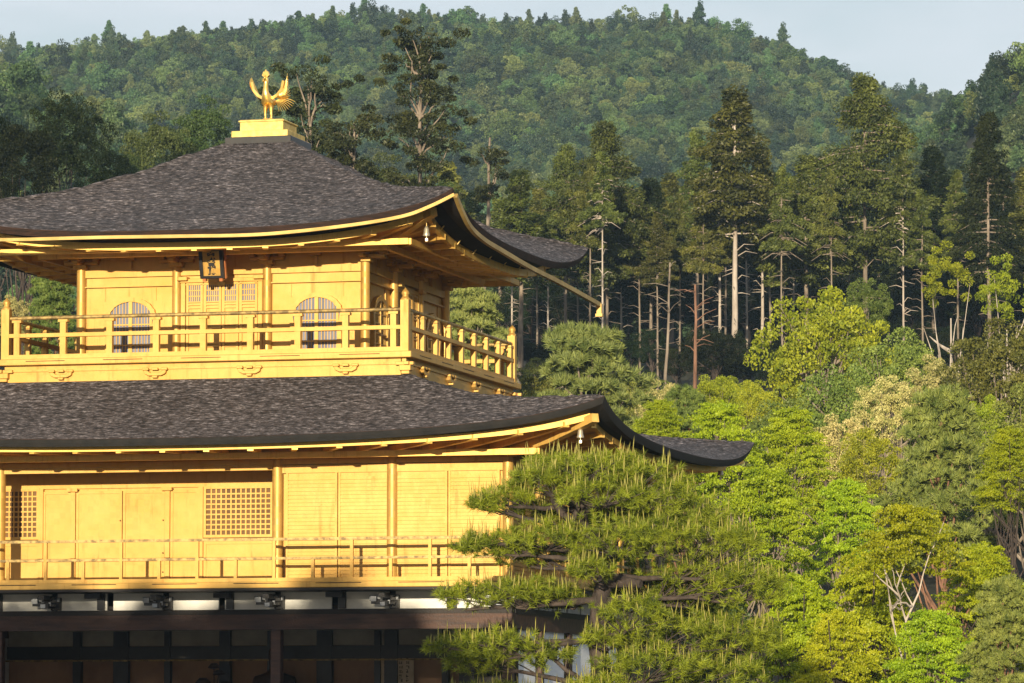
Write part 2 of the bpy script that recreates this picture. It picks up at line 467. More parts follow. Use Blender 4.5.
def roof(name, c, e, zf, th, soff, nt=46, nu=72, seed=1, edge_rows=3):
    """curved hipped roof: shingled top (0), cut edge (1), black underside (2) in one closed skin"""
    rnd = np.random.RandomState(seed)
    mb = MB()
    for k in range(4):
        rows = []
        for i in range(nt + 1):
            t = i / nt
            hx = c[0] + (e[0] - c[0]) * t; hy = c[1] + (e[1] - c[1]) * t
            a, b = sides(hx, hy)[k]
            row = []
            for j in range(nu + 1):
                u = -1 + 2 * j / nu
                w = (u + 1) / 2
                step = .018 * ((i * 1.0) % 2)              # shallow courses
                near_hip = max(0, (abs(u) - .93) / .07)
                jit = 0 if j in (0, nu) or i in (0, nt) else rnd.uniform(-.012, .012) + near_hip * rnd.uniform(-.02, .05)
                row.append((a[0] + (b[0] - a[0]) * w, a[1] + (b[1] - a[1]) * w, zf(t, u) + (step if 0 < i < nt else 0) + jit))
            rows.append(row)
        # cut edge: three rows, stepping in a little
        for (dz, inset) in ((-.012, .0), (-th * .5, .02), (-th, .05)):
            hx, hy = e[0] - inset, e[1] - inset
            a, b = sides(hx, hy)[k]
            rows.append([(a[0] + (b[0] - a[0]) * (j / nu), a[1] + (b[1] - a[1]) * (j / nu), zf(1, -1 + 2 * j / nu) + dz) for j in range(nu + 1)])
        # black underside, running in and slightly down to the gold soffit edge
        for (sx, sy, zfun) in soff:
            a, b = sides(sx, sy)[k]
            rows.append([(a[0] + (b[0] - a[0]) * (j / nu), a[1] + (b[1] - a[1]) * (j / nu), zfun(-1 + 2 * j / nu)) for j in range(nu + 1)])
        vs = [p for r_ in rows for p in r_]
        n1 = nu + 1
        for i in range(len(rows) - 1):
            mi = 0 if i < nt else (1 if i < nt + edge_rows else 2)
            fs = [(i * n1 + j, i * n1 + j + 1, (i + 1) * n1 + j + 1, (i + 1) * n1 + j) for j in range(nu)]
            base = len(mb.v) if i == 0 else base
            if i == 0: mb.v += vs
            for f in fs:
                mb.f.append(tuple(q + base for q in f)); mb.m.append(mi); mb.sm.append(False)
    return mb

UE = (5.05, 5.10)
def up_zf(t, u): return up_z(.6 + 4.44 * t, u)
US = (4.42, 4.42)                                            # gold soffit edge
def us_top(u): return 10.88 + .50 * Lup(u)
upper_roof = part('upper_roof', roof('upper_roof', (.6, .6), UE, up_zf, .13, [(US[0] + .25, US[1] + .25, lambda u: us_top(u) + .12), (US[0] - .03, US[1] - .03, lambda u: us_top(u) - .02)]), [M['thatch'], M['edge_brown'], M['black']])

LC, LE = (3.84, 3.84), (8.12, 6.45)
LS = (7.78, 6.10)
def ls_top(u): return 7.10 + .42 * Llow(u)
lower_roof = part('lower_roof', roof('lower_roof', LC, LE, lo_z, .135, [(LS[0] + .12, LS[1] + .12, lambda u: ls_top(u) + .03), (LS[0] - .03, LS[1] - .03, lambda u: ls_top(u) - .02)], nt=40, nu=90, seed=5, edge_rows=1), [M['thatch'], M['edge_brown'], M['black']])

# ridged hips: rough rolls of bark along the four hips
def hip_roll(parent, c, e, zf, rad, seed):
    rnd = random.Random(seed)
    for sx, sy in ((-1, -1), (1, -1), (1, 1), (-1, 1)):
        pts, rr = [], []; mb = MB()
        for i in range(40):
            t = .02 + .95 * i / 39
            x = c[0] + (e[0] - c[0]) * t; y = c[1] + (e[1] - c[1]) * t
            pts.append((sx * x, sy * y, zf(t, 1) - rad * .55 + rnd.uniform(-.012, .02)))
            rr.append(rad * rnd.uniform(.75, 1.2))
        mb.tube(pts, rr, 7)
        part('hip_ridge', mb, M['thatch'], parent)
hip_roll(upper_roof, (.6, .6), UE, up_zf, .055, 3)
hip_roll(lower_roof, LC, LE, lo_z, .05, 4)

# roof cap and pedestal
mb = MB().box(-.66, .66, -.66, .66, 13.10, 13.28)
part('roof_cap', mb, M['lacquer'], upper_roof, .01)
mb = MB().box(-.56, .56, -.56, .56, 13.28, 13.41)
mb.box(-.43, .43, -.43, .43, 13.41, 13.635)
mb.box(-.455, .455, -.455, .455, 13.59, 13.622)
part('pedestal', mb, M['gold_dull'], upper_roof, .008)

def soffit(name, edge, ztop, h, wall, zw, nu=60):
    """gold edge board and the sloping boarded soffit behind it"""
    mb = MB()
    for k in range(4):
        for inset, z0, z1 in ((0, None, None),):
            a, b = sides(*edge)[k]; a2, b2 = sides(edge[0] - .09, edge[1] - .09)[k]; a3, b3 = sides(*wall)[k]
            rows = []
            lerp = lambda A, B, w: (A[0] + (B[0] - A[0]) * w, A[1] + (B[1] - A[1]) * w)
            for (A, B, zz) in ((a, b, lambda u: ztop(u)), (a, b, lambda u: ztop(u) - h), (a2, b2, lambda u: ztop(u) - h), (a2, b2, lambda u: ztop(u) - h * .45), (a3, b3, lambda u: zw)):
                rows.append([(*lerp(A, B, j / nu), zz(-1 + 2 * j / nu)) for j in range(nu + 1)])
            vs = [p for r_ in rows for p in r_]; n1 = nu + 1
            fs = [(i * n1 + j, i * n1 + j + 1, (i + 1) * n1 + j + 1, (i + 1) * n1 + j) for i in range(len(rows) - 1) for j in range(nu)]
            mb.add(vs, fs)
    return mb
UW = 2.75
GS = M['gold_bounce_lit']
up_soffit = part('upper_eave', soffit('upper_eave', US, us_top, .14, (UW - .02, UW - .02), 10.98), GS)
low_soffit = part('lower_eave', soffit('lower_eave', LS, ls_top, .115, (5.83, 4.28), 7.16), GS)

def rafters(parent, edge, ztop, h, wall, zw, n, w, hh, tipmat):
    """visible rafters under each eave; fan near the corners"""
    for k in range(4):
        a, b = sides(*edge)[k]; a3, b3 = sides(*wall)[k]
        for i in range(n):
            wv = (i + .5) / n; u = -1 + 2 * wv
            # parallel rafters in the middle, fanned outside
            E = Vector((a[0] + (b[0] - a[0]) * wv, a[1] + (b[1] - a[1]) * wv, ztop(u) - h * .45 - hh * .55))
            Wd = Vector((a3[0] + (b3[0] - a3[0]) * wv, a3[1] + (b3[1] - a3[1]) * wv, zw - hh * .5 - .012))
            d = (E - Wd).normalized()
            mb = MB().strip([Wd + d * .02, E - d * .10], w, hh)
            mb.strip([E - d * .105, E - d * .02], w * 1.05, hh * 1.05)
            part('rafter', mb, tipmat, parent)
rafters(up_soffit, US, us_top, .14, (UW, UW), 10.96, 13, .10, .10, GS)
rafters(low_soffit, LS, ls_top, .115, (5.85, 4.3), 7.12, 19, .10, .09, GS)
# heavy hip rafters and stepped eave purlins
for par, ed, zt, wl_, zw, hw in ((up_soffit, US, us_top, UW, 10.84, .16), (low_soffit, LS, ls_top, None, 6.96, .15)):
    for sx, sy in ((-1, -1), (1, -1), (1, 1), (-1, 1)):
        mb = MB()
        wx, wy = (UW, UW) if wl_ else (5.85, 4.3)
        p0 = Vector((sx * wx, sy * wy, zw)); p1 = Vector((sx * (ed[0] + .12), sy * (ed[1] + .12), zt(1) - .10))
        mid = (p0 + p1) / 2 - Vector((0, 0, .06))
        mb.strip([p0, mid, p1], .14, hw)
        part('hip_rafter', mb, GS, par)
for s_ in (3.35, 3.9):
    z = 10.80 + .03 * (s_ > 3.5)
    for k in range(4):
        a, b = sides(s_, s_)[k]
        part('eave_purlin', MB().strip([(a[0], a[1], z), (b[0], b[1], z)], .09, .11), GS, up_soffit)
for k in range(4):
    a, b = sides(6.55, 5.0)[k]
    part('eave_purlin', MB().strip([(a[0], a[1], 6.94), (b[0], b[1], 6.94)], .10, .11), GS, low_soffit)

# gutters (gilt channel hung along the front and the right eave of the upper roof)
def chan(pts, w=.07, h=.075):
    return MB().strip(pts, w, h)
fr = [(-5.06, 11.32), (-4.6, 11.12), (-4.0, 11.0), (-3.45, 10.93), (-1.55, 10.92), (-.03, 10.90), (1.48, 10.89), (2.97, 10.99), (4.08, 11.13), (4.63, 11.30), (5.08, 11.50)]
def densify(pts, n=6):
    P = [Vector(p) for p in pts]; out = []
    for i in range(len(P) - 1):
        p0 = P[max(i - 1, 0)]; p1 = P[i]; p2 = P[i + 1]; p3 = P[min(i + 2, len(P) - 1)]
        for q in range(n):
            t = q / n
            out.append(.5 * ((2 * p1) + (p2 - p0) * t + (2 * p0 - 5 * p1 + 4 * p2 - p3) * t * t + (3 * p1 - p0 - 3 * p2 + p3) * t ** 3))
    out.append(P[-1]); return out
part('gutter', chan(densify([(x, -5.10, z) for x, z in fr]), .06, .058), M['gutter'], upper_roof)
gr = [(5.10, -5.10, 11.48), (5.10, -4.75, 11.28), (5.10, -4.12, 11.03), (5.10, -3.2, 10.90), (5.10, -2.0, 10.835), (5.10, .2, 10.735), (5.10, 2.5, 10.675), (5.10, 5.87, 10.55)]
mb = chan(densify(gr), .07, .085)
mb.cbox((5.10, 5.84, 10.45), (.10, .12, .24))
mb.cbox((5.10, 5.84, 10.34), (.14, .15, .06))
part('gutter', mb, M['gutter'], upper_roof)
for y in (-3.6, -2.5, -1.4, -.3, .8, 1.9, 3.0, 4.0):
    u = y / 4.42
    zg = float(np.interp(y, [-4.12, -2, .2, 2.5, 5.87], [11.03, 10.835, 10.735, 10.675, 10.55]))
    part('gutter_bracket', MB().tube([(4.425, y, us_top(u) - .05), (4.53, y, us_top(u) + .10), (4.60, y, us_top(u) + .14)], .013, 6), M['wire'], upper_roof)

# ---- third floor
Z3 = 8.85
def four(fn):
    """yield matrices turning a front-facing piece to the four sides"""
    for k in range(4): yield k, Matrix.Rotation(k * math.pi / 2, 4, 'Z')
WX = (-1.78, 1.82)
def ogee(cx, w, z0, zs, zt, n=14, grow=0.0):
    """bell-shaped (cusped) window outline, anticlockwise, in x,z"""
    h = w / 2 + grow; right = [(h + .015, z0 - grow * .4), (h + .005, (z0 + zs) / 2), (h + .06, zs - .06), (h + .065, zs)]
    # cusps climbing to the point
    prof = [(1.12, .03), (1.06, .10), (1.0, .20), (.99, .32), (.93, .40), (.84, .54), (.80, .62), (.74, .66), (.58, .79), (.40, .88), (.33, .90), (.22, .92), (.10, .955), (.04, .985)]
    H = zt + grow - zs
    right += [(h * a, zs + H * b) for a, b in prof]
    pts = [(cx + x, z) for x, z in right] + [(cx, zs + H)] + [(cx - x, z) for x, z in reversed(right)]
    return pts
def inside(poly, x, z):
    c = False; n = len(poly)
    for i in range(n):
        x1, z1 = poly[i]; x2, z2 = poly[(i + 1) % n]
        if (z1 > z) != (z2 > z) and x < (x2 - x1) * (z - z1) / (z2 - z1) + x1: c = not c
    return c

wall3 = MB().box(-UW + .05, UW - .05, -UW + .05, UW - .05, Z3 - .02, 10.99)
wall3_o = part('upper_wall', wall3, G)
colm, bracket_pts = MB(), []
for k, Mx in four(None):
    for x in (-2.75, -.88, .87):
        c = MB().tube([(x, -UW, Z3), (x, -UW, 10.60)], .088, 14)
        c.xf(Mx); part('column', c, G, wall3_o)
        # bracket set on the column head
        b = MB()
        b.box(x - .13, x + .13, -UW - .13, -UW + .06, 10.60, 10.68)
        b.box(x - .33, x + .33, -UW - .055, -UW + .05, 10.68, 10.745)
        b.box(x - .06, x + .06, -UW - .38, -UW + .05, 10.665, 10.74)
        for dx in (-.29, 0, .29): b.box(x + dx - .06, x + dx + .06, -UW - .075, -UW + .05, 10.745, 10.80)
        b.box(x - .07, x + .07, -UW - .44, -UW - .28, 10.74, 10.80)
        b.box(x - .42, x + .42, -UW - .05, -UW + .05, 10.80, 10.86)
        b.xf(Mx); part('bracket', b, G, wall3_o, .008)
    beams = MB()
    beams.box(-UW, UW, -UW - .02, -UW + .055, 10.44, 10.575)
    beams.box(-UW, UW, -UW - .03, -UW + .055, 10.255, 10.275)
    beams.box(-UW, UW, -UW - .035, -UW + .055, Z3, Z3 + .10)
    # board joints of the wall
    for x in (-2.30, -1.30, 1.32, 2.32): beams.box(x - .006, x + .006, -UW + .03, -UW + .054, 10.0, 10.25)
    # struts between the bracket sets
    for x in (-1.8, 0, 1.8):
        beams.box(x - .03, x + .03, -UW - .01, -UW + .055, 10.58, 10.76)
        beams.box(x - .10, x + .10, -UW - .07, -UW + .055, 10.745, 10.80)
    beams.xf(Mx); part('tie_beam', beams, G, wall3_o)

def window3(Mx, cx):
    root = None
    out = ogee(cx, .78, 8.97, 9.70, 9.99)
    big = ogee(cx, .78, 8.97, 9.70, 9.99, grow=.085)
    fr = MB(); n = len(out)
    y0, y1 = -UW - .035, -UW + .055
    vs = [(x, y0, z) for x, z in big] + [(x, y0, z) for x, z in out] + [(x, y1, z) for x, z in big] + [(x, y1, z) for x, z in out]
    fs = []
    for i in range(n):
        j = (i + 1) % n
        fs += [(i, j, n + j, n + i), (i, 2 * n + i, 2 * n + j, j), (n + i, n + j, 3 * n + j, 3 * n + i)]
    fr.add(vs, fs); fr.xf(Mx)
    pane = MB().prism(out, -UW + .012, -UW + .046); pane.xf(Mx)
    o = part('arched_window', pane, M['pane'])
    part('frame', fr, G, o)
    lat = MB()
    def clipped(x0, x1, z0, z1, ya, yb, along):
        N = 40
        run = None
        for q in range(N + 1):
            t = (q + .5) / N
            x, z = ((x0 + x1) / 2, z0 + (z1 - z0) * t) if along == 'z' else (x0 + (x1 - x0) * t, (z0 + z1) / 2)
            ok = q < N and inside(out, x, z)
            if ok and run is None: run = q
            if not ok and run is not None:
                a, b = run / N, q / N
                if along == 'z': lat.box(x0, x1, ya, yb, z0 + (z1 - z0) * a, z0 + (z1 - z0) * b)
                else: lat.box(x0 + (x1 - x0) * a, x0 + (x1 - x0) * b, ya, yb, z0, z1)
                run = None
    clipped(cx - .035, cx + .035, 8.9, 10.05, -UW - .022, -UW + .01, 'z')
    for s_ in (-1, 1):
        for q in range(1, 6): clipped(cx + s_ * (.035 + .06 * q) - .0055, cx + s_ * (.035 + .06 * q) + .0055, 8.9, 10.05, -UW - .008, -UW + .01, 'z')
        clipped(cx + s_ * .40 - .025, cx + s_ * .40 + .025, 8.9, 10.05, -UW - .02, -UW + .01, 'z')
    for z in (9.17, 9.36, 9.55, 9.72): clipped(cx - .5, cx + .5, z - .011, z + .011, -UW - .016, -UW + .011, 'x')
    lat.xf(Mx); part('lattice', lat, G, o)
for k, Mx in four(None):
    for cx in WX: window3(Mx, cx)

def door3(Mx):
    d = MB().box(-.70, .70, -UW + .01, -UW + .053, 8.95, 10.32); d.xf(Mx)
    o = part('panelled_door', d, G)
    f = MB()
    f.box(-.79, -.70, -UW - .05, -UW + .05, 8.95, 10.30); f.box(.70, .79, -UW - .05, -UW + .05, 8.95, 10.30)
    f.box(-.80, .80, -UW - .06, -UW + .05, 10.30, 10.37)
    for s_ in (-1, 1): f.box(s_ * .74 - .10, s_ * .74 + .10, -UW - .15, -UW + .045, 10.335, 10.405)
    f.xf(Mx); part('frame', f, G, o, .006)
    r = MB(); p = MB(); lt = MB()
    xs = [-.70, -.355, 0, .335, .70]
    for i in range(4):
        a, b = xs[i] + .012, xs[i + 1] - .012
        r.box(a, a + .045, -UW - .03, -UW + .012, 8.95, 10.30); r.box(b - .045, b, -UW - .03, -UW + .012, 8.95, 10.30)
        for z, h in ((8.955, .05), (9.10, .03), (9.16, .025), (9.44, .028), (9.50, .022), (9.82, .03), (9.88, .03), (9.93, .02), (10.26, .04)):
            r.box(a + .045, b - .045, -UW - .026, -UW + .012, z, z + h)
        p.box(a + .046, b - .046, -UW - .003, -UW + .011, 9.95, 10.26)
        for q in range(1, 6):
            x = a + .046 + (b - a - .092) * q / 6
            lt.box(x - .008, x + .008, -UW - .022, -UW - .002, 9.95, 10.26)
        for z in (10.05, 10.155): lt.box(a + .046, b - .046, -UW - .020, -UW - .0025, z - .008, z + .008)
    r.xf(Mx); part('rail', r, G, o)
    p.xf(Mx); part('pane', p, M['pane'], o)
    lt.xf(Mx); part('lattice', lt, G, o)
    lk = MB().box(-.07, .07, -UW - .07, -UW - .03, 10.235, 10.30); lk.xf(Mx)
    part('fitting', lk, M['gold_dull'], o)
for k, Mx in four(None): door3(Mx)

# ---- third-floor balcony
BH = 3.816
bal = MB()
bal.box(-BH - .15, BH + .15, -BH - .15, BH + .15, 8.735, 8.85)
bal_o = part('upper_balcony', bal, G, pav, .01)
mb = MB()
for k, Mx in four(None):
    st = len(mb.v)
    mb.box(-BH - .02, BH - .08, -BH - .02, -BH + .06, 8.36, 8.735)
    mb.box(-BH - .05, BH - .11, -BH - .05, -BH - .015, 8.62, 8.66)
    mb.xf(Mx, st)
part('fascia', mb, G, bal_o)
for k, Mx in four(None):
    for i in range(5):                       # flooring slots seen as thin dark lines on the front edge
        x = -3.0 + i * 1.5
        part('edge_slot', MB().box(x - .38, x + .38, -BH - .153, -BH - .14, 8.80, 8.812).xf(Mx), M['edge_brown'], bal_o)
for k, Mx in four(None):
    for x in (-2.72, -.90, .90, 2.72):
        b = MB()
        arc = [(x - .22, 8.60), (x - .20, 8.54), (x - .12, 8.50), (x + .12, 8.50), (x + .20, 8.54), (x + .22, 8.60), (x + .15, 8.60), (x + .09, 8.555), (x - .09, 8.555), (x - .15, 8.60)]
        b.prism(arc, -BH - .10, -BH - .01)
        for dx in (-.18, 0, .18): b.box(x + dx - .06, x + dx + .06, -BH - .11, -BH - .012, 8.60, 8.645)
        b.box(x - .05, x + .05, -BH - .11, -BH - .012, 8.46, 8.50)
        b.xf(Mx); part('bracket', b, G, bal_o, .006)
    b = MB()                                 # corner bracket
    b.box(-BH - .18, -BH + .16, -BH - .11, -BH - .02, 8.60, 8.66); b.box(-BH - .11, -BH - .02, -BH - .18, -BH + .16, 8.60, 8.66)
    b.box(-BH - .13, -BH + .08, -BH - .13, -BH + .08, 8.50, 8.60); b.box(-BH - .10, -BH + .05, -BH - .10, -BH + .05, 8.44, 8.50)
    b.xf(Mx); part('bracket', b, G, bal_o, .006)
    # corner post with finial
    p = MB().box(-BH - .075, -BH + .075, -BH - .075, -BH + .075, 8.85, 9.78)
    p.lathe((-BH, -BH, 9.78), [(.085, 0), (.085, .03), (.06, .05), (.055, .08), (.075, .115), (.06, .16), (.02, .20), (.004, .225)], 12)
    p.xf(Mx); part('post', p, G, bal_o)
    for i in range(-4, 5):
        x = i * .90
        if abs(x) > 3.7: continue
        q = MB().box(x - .055, x + .055, -BH - .05, -BH + .05, 8.90, 9.53)
        q.box(x - .09, x + .09, -BH - .06, -BH + .06, 9.53, 9.575)
        q.xf(Mx); part('baluster', q, G, bal_o)
    r = MB().tube([(-BH + .08, -BH, 9.615), (BH - .08, -BH, 9.615)], .036, 10); r.xf(Mx); part('top_rail', r, M['gold_worn'], bal_o)
    r = MB().box(-BH + .075, BH - .075, -BH - .062, -BH + .062, 9.255, 9.325); r.xf(Mx); part('middle_rail', r, G, bal_o)
    r = MB().box(-BH + .075, BH - .075, -BH - .07, -BH + .07, 8.851, 8.935); r.xf(Mx); part('bottom_rail', r, G, bal_o)

# ---- second floor
Z2 = 4.70
A2, B2 = 5.85, 4.3
RY = -3.15                                     # recessed wall behind the left veranda
w2 = MB()
w2.box(-A2 + .04, A2 - .04, RY, B2 - .04, Z2 - .05, 7.17)
w2.box(1.62, A2 - .04, -B2 + .05, RY + .002, Z2 - .05, 7.165)
w2.box(-A2 + .04, 1.62, -B2 + .05, RY - .0, 6.78, 7.16)        # header over the veranda
w2_o = part('lower_wall', w2, G)
def colx(x, y, z0=Z2, z1=6.92): 
    c = MB().tube([(x, y, z0), (x, y, z1)], .10, 14); part('column', c, G, w2_o)
for x in (5.85, 3.72, 1.58, -3.72, -5.85): colx(x, -B2)
for x in (5.85, 3.72, 1.58, -.53, -2.66, -5.85): colx(x, B2)
for y in (-2.15, 0, 2.15): colx(5.85, y); colx(-5.85, y)
bm_ = MB()
bm_.box(1.5, A2 + .05, -B2 - .03, -B2 + .06, 6.66, 6.80); bm_.box(-A2 - .05, A2 + .05, -B2 - .06, -B2 + .055, 6.815, 6.90)
bm_.box(A2 - .06, A2 + .03, -B2 + .1, B2 + .05, 6.66, 6.80); bm_.box(-A2 - .05, A2 + .05, B2 - .06, B2 + .03, 6.66, 6.80)
bm_.box(1.5, A2 + .05, -B2 - .04, -B2 + .06, Z2, Z2 + .09); bm_.box(A2 - .06, A2 + .04, -B2 + .1, B2 + .05, Z2, Z2 + .09)
bm_.box(-A2, 1.6, -B2 - .045, -B2 + .04, 6.72, 6.812)
bm_.box(-A2, 1.6, RY - .05, RY + .02, 6.50, 6.60)
bm_.box(-A2, 1.6, RY - .05, RY + .02, Z2, Z2 + .08)
part('tie_beam', bm_, G, w2_o)
def shutter(x0, x1, side=None):
    m_ = MB(); Y = -B2
    m_.box(x0, x1, Y + .008, Y + .049, Z2 + .09, 6.66)
    n = 26
    for i in range(n):
        z = Z2 + .14 + i * (6.60 - Z2 - .14) / n
        m_.box(x0 + .04, x1 - .04, Y - .012, Y + .009, z, z + .052)
    m_.box(x0, x0 + .04, Y - .022, Y + .01, Z2 + .09, 6.66); m_.box(x1 - .04, x1, Y - .022, Y + .01, Z2 + .09, 6.66)
    return m_
for x0, x1 in ((1.74, 2.70), (2.72, 3.68), (3.78, 4.74), (4.76, 5.70)):
    part('louvred_shutter', shutter(x0, x1), G)
Mr = Matrix.Translation((A2 - B2, 0, 0)) @ Matrix.Rotation(math.pi / 2, 4, 'Z')
for x0, x1 in ((-4.15, -2.3), (-2.05, -.1), (.1, 2.05), (2.3, 4.15)):
    q = shutter(x0, x1); q.xf(Mr); part('louvred_shutter', q, G)

def lattice_window(x0, x1, z0, z1, y):
    b = MB().box(x0, x1, y + .0, y + .02, z0, z1)
    o = part('lattice_window', b, M['lattice_dark'])
    f = MB(); t = .05
    f.box(x0 - t, x0, y - .05, y + .02, z0 - t, z1 + t); f.box(x1, x1 + t, y - .05, y + .02, z0 - t, z1 + t)
    f.box(x0, x1, y - .05, y + .02, z1, z1 + t); f.box(x0, x1, y - .05, y + .02, z0 - t, z0)
    part('frame', f, G, o)
    g = MB(); n = round((x1 - x0) / .095)
    for i in range(1, n): 
        x = x0 + (x1 - x0) * i / n; g.box(x - .013, x + .013, y - .032, y + .001, z0, z1)
    n = round((z1 - z0) / .095)
    for i in range(1, n):
        z = z0 + (z1 - z0) * i / n; g.box(x0, x1, y - .03, y + .0005, z - .013, z + .013)
    part('lattice', g, G, o)
yy = RY - .03
lattice_window(-.13, 1.10, 5.62, 6.46, yy)
lattice_window(-4.05, -3.42, 5.62, 6.46, yy)
lattice_window(-5.6, -4.95, 5.62, 6.46, yy)
def dpanel(x0, x1, z0, z1):
    m_ = MB().box(x0, x1, RY - .045, RY + .01, z0, z1)
    m_.box(x0, x0 + .05, RY - .062, RY - .04, z0, z1); m_.box(x1 - .05, x1, RY - .062, RY - .04, z0, z1)
    m_.box(x0 + .05, x1 - .05, RY - .062, RY - .04, z0, z0 + .05); m_.box(x0 + .05, x1 - .05, RY - .062, RY - .04, z1 - .05, z1)
    return m_
for x0, x1 in ((-2.65, -1.76), (-1.74, -.93)):
    o = part('plain_door', dpanel(x0, x1, Z2 + .085, 6.45), G)
    for z in (4.95, 5.3, 5.9): part('stud', MB().lathe((x1 - .025, RY - .08, z), [(.0, -.016), (.018, 0), (.0, .016)], 8), M['edge_brown'], o)
for x0, x1, zt in ((-3.30, -2.75, 6.45), (-.82, -.28, 6.45)):
    part('wall_panel', dpanel(x0, x1, Z2 + .085, zt), G)
part('wall_panel', dpanel(-.18, 1.5, Z2 + .085, 5.50), G); part('wall_panel', dpanel(-4.1, -3.36, Z2 + .085, 5.50), G)
for x in (-2.70, -.87, -.23, -3.33):
    c = MB().box(x - .045, x + .045, RY - .10, RY, Z2, 6.50); part('door_post', c, G, w2_o)
for x in (-2.70, -.87):
    c = MB().box(x - .10, x + .10, RY - .16, RY - .10, 6.44, 6.50); part('post_cap', c, G, w2_o)

# second-floor balcony: gold edge and thin rails above, dark timber below
BX, BY = 6.95, 5.30
b2 = MB()
b2.box(-BX, BX, -BY, BY, 4.575, 4.685)
b2_o = part('lower_balcony', b2, G, pav, .008)
for i in range(9):
    x = -6.1 + i * 1.52
    part('edge_slot', MB().box(x - .42, x + .42, -BY - .003, -BY + .01, 4.65, 4.664), M['edge_brown'], b2_o)
part('joist_band', MB().box(-BX + .06, BX - .06, -BY + .05, BY - .05, 4.53, 4.575), M['dark_wood'], b2_o)
part('edge_beam', MB().box(-BX + .02, BX - .02, -BY + .005, -BY + .12, 4.53, 4.573), M['dark_wood'], b2_o)
def rail_line(p0, p1):
    p0, p1 = Vector(p0), Vector(p1); d = p1 - p0
    m_ = MB().strip([p0 + Vector((0, 0, 5.44)), p1 + Vector((0, 0, 5.44))], .055, .05); part('top_rail', m_, M['gold_worn'], b2_o)
    m_ = MB().strip([p0 + Vector((0, 0, 5.10)), p1 + Vector((0, 0, 5.10))], .05, .045); part('middle_rail', m_, M['gold_worn'], b2_o)
    m_ = MB().strip([p0 + Vector((0, 0, 4.72)), p1 + Vector((0, 0, 4.72))], .09, .07); part('bottom_rail', m_, G, b2_o)
    n = max(2, round(d.length / .71))
    for i in range(n + 1):
        q = p0 + d * (i / n)
        top = 5.415 if i % 2 == 0 else 5.08
        part('baluster', MB().box(q.x - .028, q.x + .028, q.y - .028, q.y + .028, 4.685, top), G, b2_o)
e_ = .14
rail_line((-BX + e_, -BY + e_, 0), (BX - e_, -BY + e_, 0))
rail_line((BX - e_, -BY + e_, 0), (BX - e_, BY - e_, 0))
rail_line((-BX + e_, -BY + e_, 0), (-BX + e_, BY - e_, 0))

# ---- first floor, dark timber and white plaster under the balcony
fx, fy = 5.85, 4.3
beams = MB()
beams.box(-fx - .1, fx + .1, -fy - .09, -fy + .09, 3.86, 4.13)
beams.box(-fx - .1, fx + .1, fy - .09, fy + .09, 3.86, 4.13)
beams.box(fx - .09, fx + .09, -fy + .09, fy - .09, 3.86, 4.13); beams.box(-fx - .09, -fx + .09, -fy + .09, fy - .09, 3.86, 4.13)
fb = part('ground_beam', beams, M['brown_wood'])
bb = MB()
bb.box(-fx - .1, fx + .1, -fy - .11, -fy + .11, 4.13, 4.22); bb.box(fx - .11, fx + .11, -fy + .11, fy - .1, 4.13, 4.23)
part('head_beam', bb, M['dark_wood'], fb)
xs = [-5.85, -4.79, -3.72, -2.66, -1.59, -.53, .53, 1.58, 2.65, 3.72, 4.78, 5.85]
for i in range(len(xs) - 1):
    part('plaster_panel', MB().box(xs[i] + .06, xs[i + 1] - .06, -fy + .02, -fy + .07, 4.20, 4.529), M['plaster'])
ys = [-4.3, -3.2, -2.15, -1.07, 0, 1.07, 2.15, 3.2, 4.3]
for i in range(8):
    part('plaster_panel', MB().box(fx - .05, fx + .01, ys[i] + .06, ys[i + 1] - .06, 4.23, 4.529), M['plaster'])
def big_bracket(x):
    m_ = MB()
    m_.box(x - .02, x + .14, -fy - .12, -fy + .06, 4.232, 4.46)
    for (dx, dy, z, l_) in ((-.02, -.10, 4.26, .42), (-.02, -.10, 4.40, .62)):
        m_.box(x + dx - .055, x + dx + .055, -fy - l_, -fy - .06, z, z + .085)
        m_.box(x + dx - .13, x + dx + .13, -fy - .30, -fy - .18, z + .03, z + .075)
    m_.box(x - .36, x + .14, -fy - .20, -fy - .10, 4.36, 4.45)
    m_.box(x - .30, x + .0, -fy - .32, -fy - .22, 4.30, 4.36)
    o = part('bracket', m_, M['lacquer'])
    t = MB()
    t.box(x - .30, x - .20, -fy - .335, -fy - .321, 4.345, 4.435); t.box(x - .36, x - .30, -fy - .215, -fy - .201, 4.37, 4.46); t.box(x - .22, x - .16, -fy - .215, -fy - .201, 4.39, 4.47)
    t.box(x - .10, x - .01, -fy - .437, -fy - .421, 4.262, 4.33); t.box(x - .13, x - .08, -fy - .315, -fy - .301, 4.30, 4.37); t.box(x + .01, x + .05, -fy - .315, -fy - .301, 4.30, 4.37)
    t.box(x + .13, x + .155, -fy - .20, -fy - .10, 4.38, 4.45)
    part('painted_tip', t, M['white_tip'], o)
for x in (-4.85, -2.66, -.53, 1.58, 3.72, 5.85): big_bracket(x)
for x in (-3.72, -1.75, .70, 2.80, 4.85):
    m_ = MB().box(x - .065, x + .065, -fy - .06, -fy + .06, 4.232, 4.56)
    m_.box(x - .26, x + .03, -fy - .20, -fy - .06, 4.43, 4.52)
    o = part('strut', m_, M['lacquer'])
    part('painted_tip', MB().box(x - .275, x - .262, -fy - .17, -fy - .09, 4.44, 4.51), M['white_tip'], o)
for x, y in ((1.58, -fy), (5.85, -fy), (-3.72, -fy), (-5.85, -fy), (5.85, -2.15), (5.85, 0), (5.85, 2.15), (5.85, fy), (-5.85, fy)):
    part('pillar', MB().box(x - .095, x + .095, y - .095, y + .095, .5, 3.86), M['brown_wood'], pav, .012)
part('platform', MB().box(-6.3, 6.3, -4.8, 4.8, -1.0, .62), M['brown_wood'])
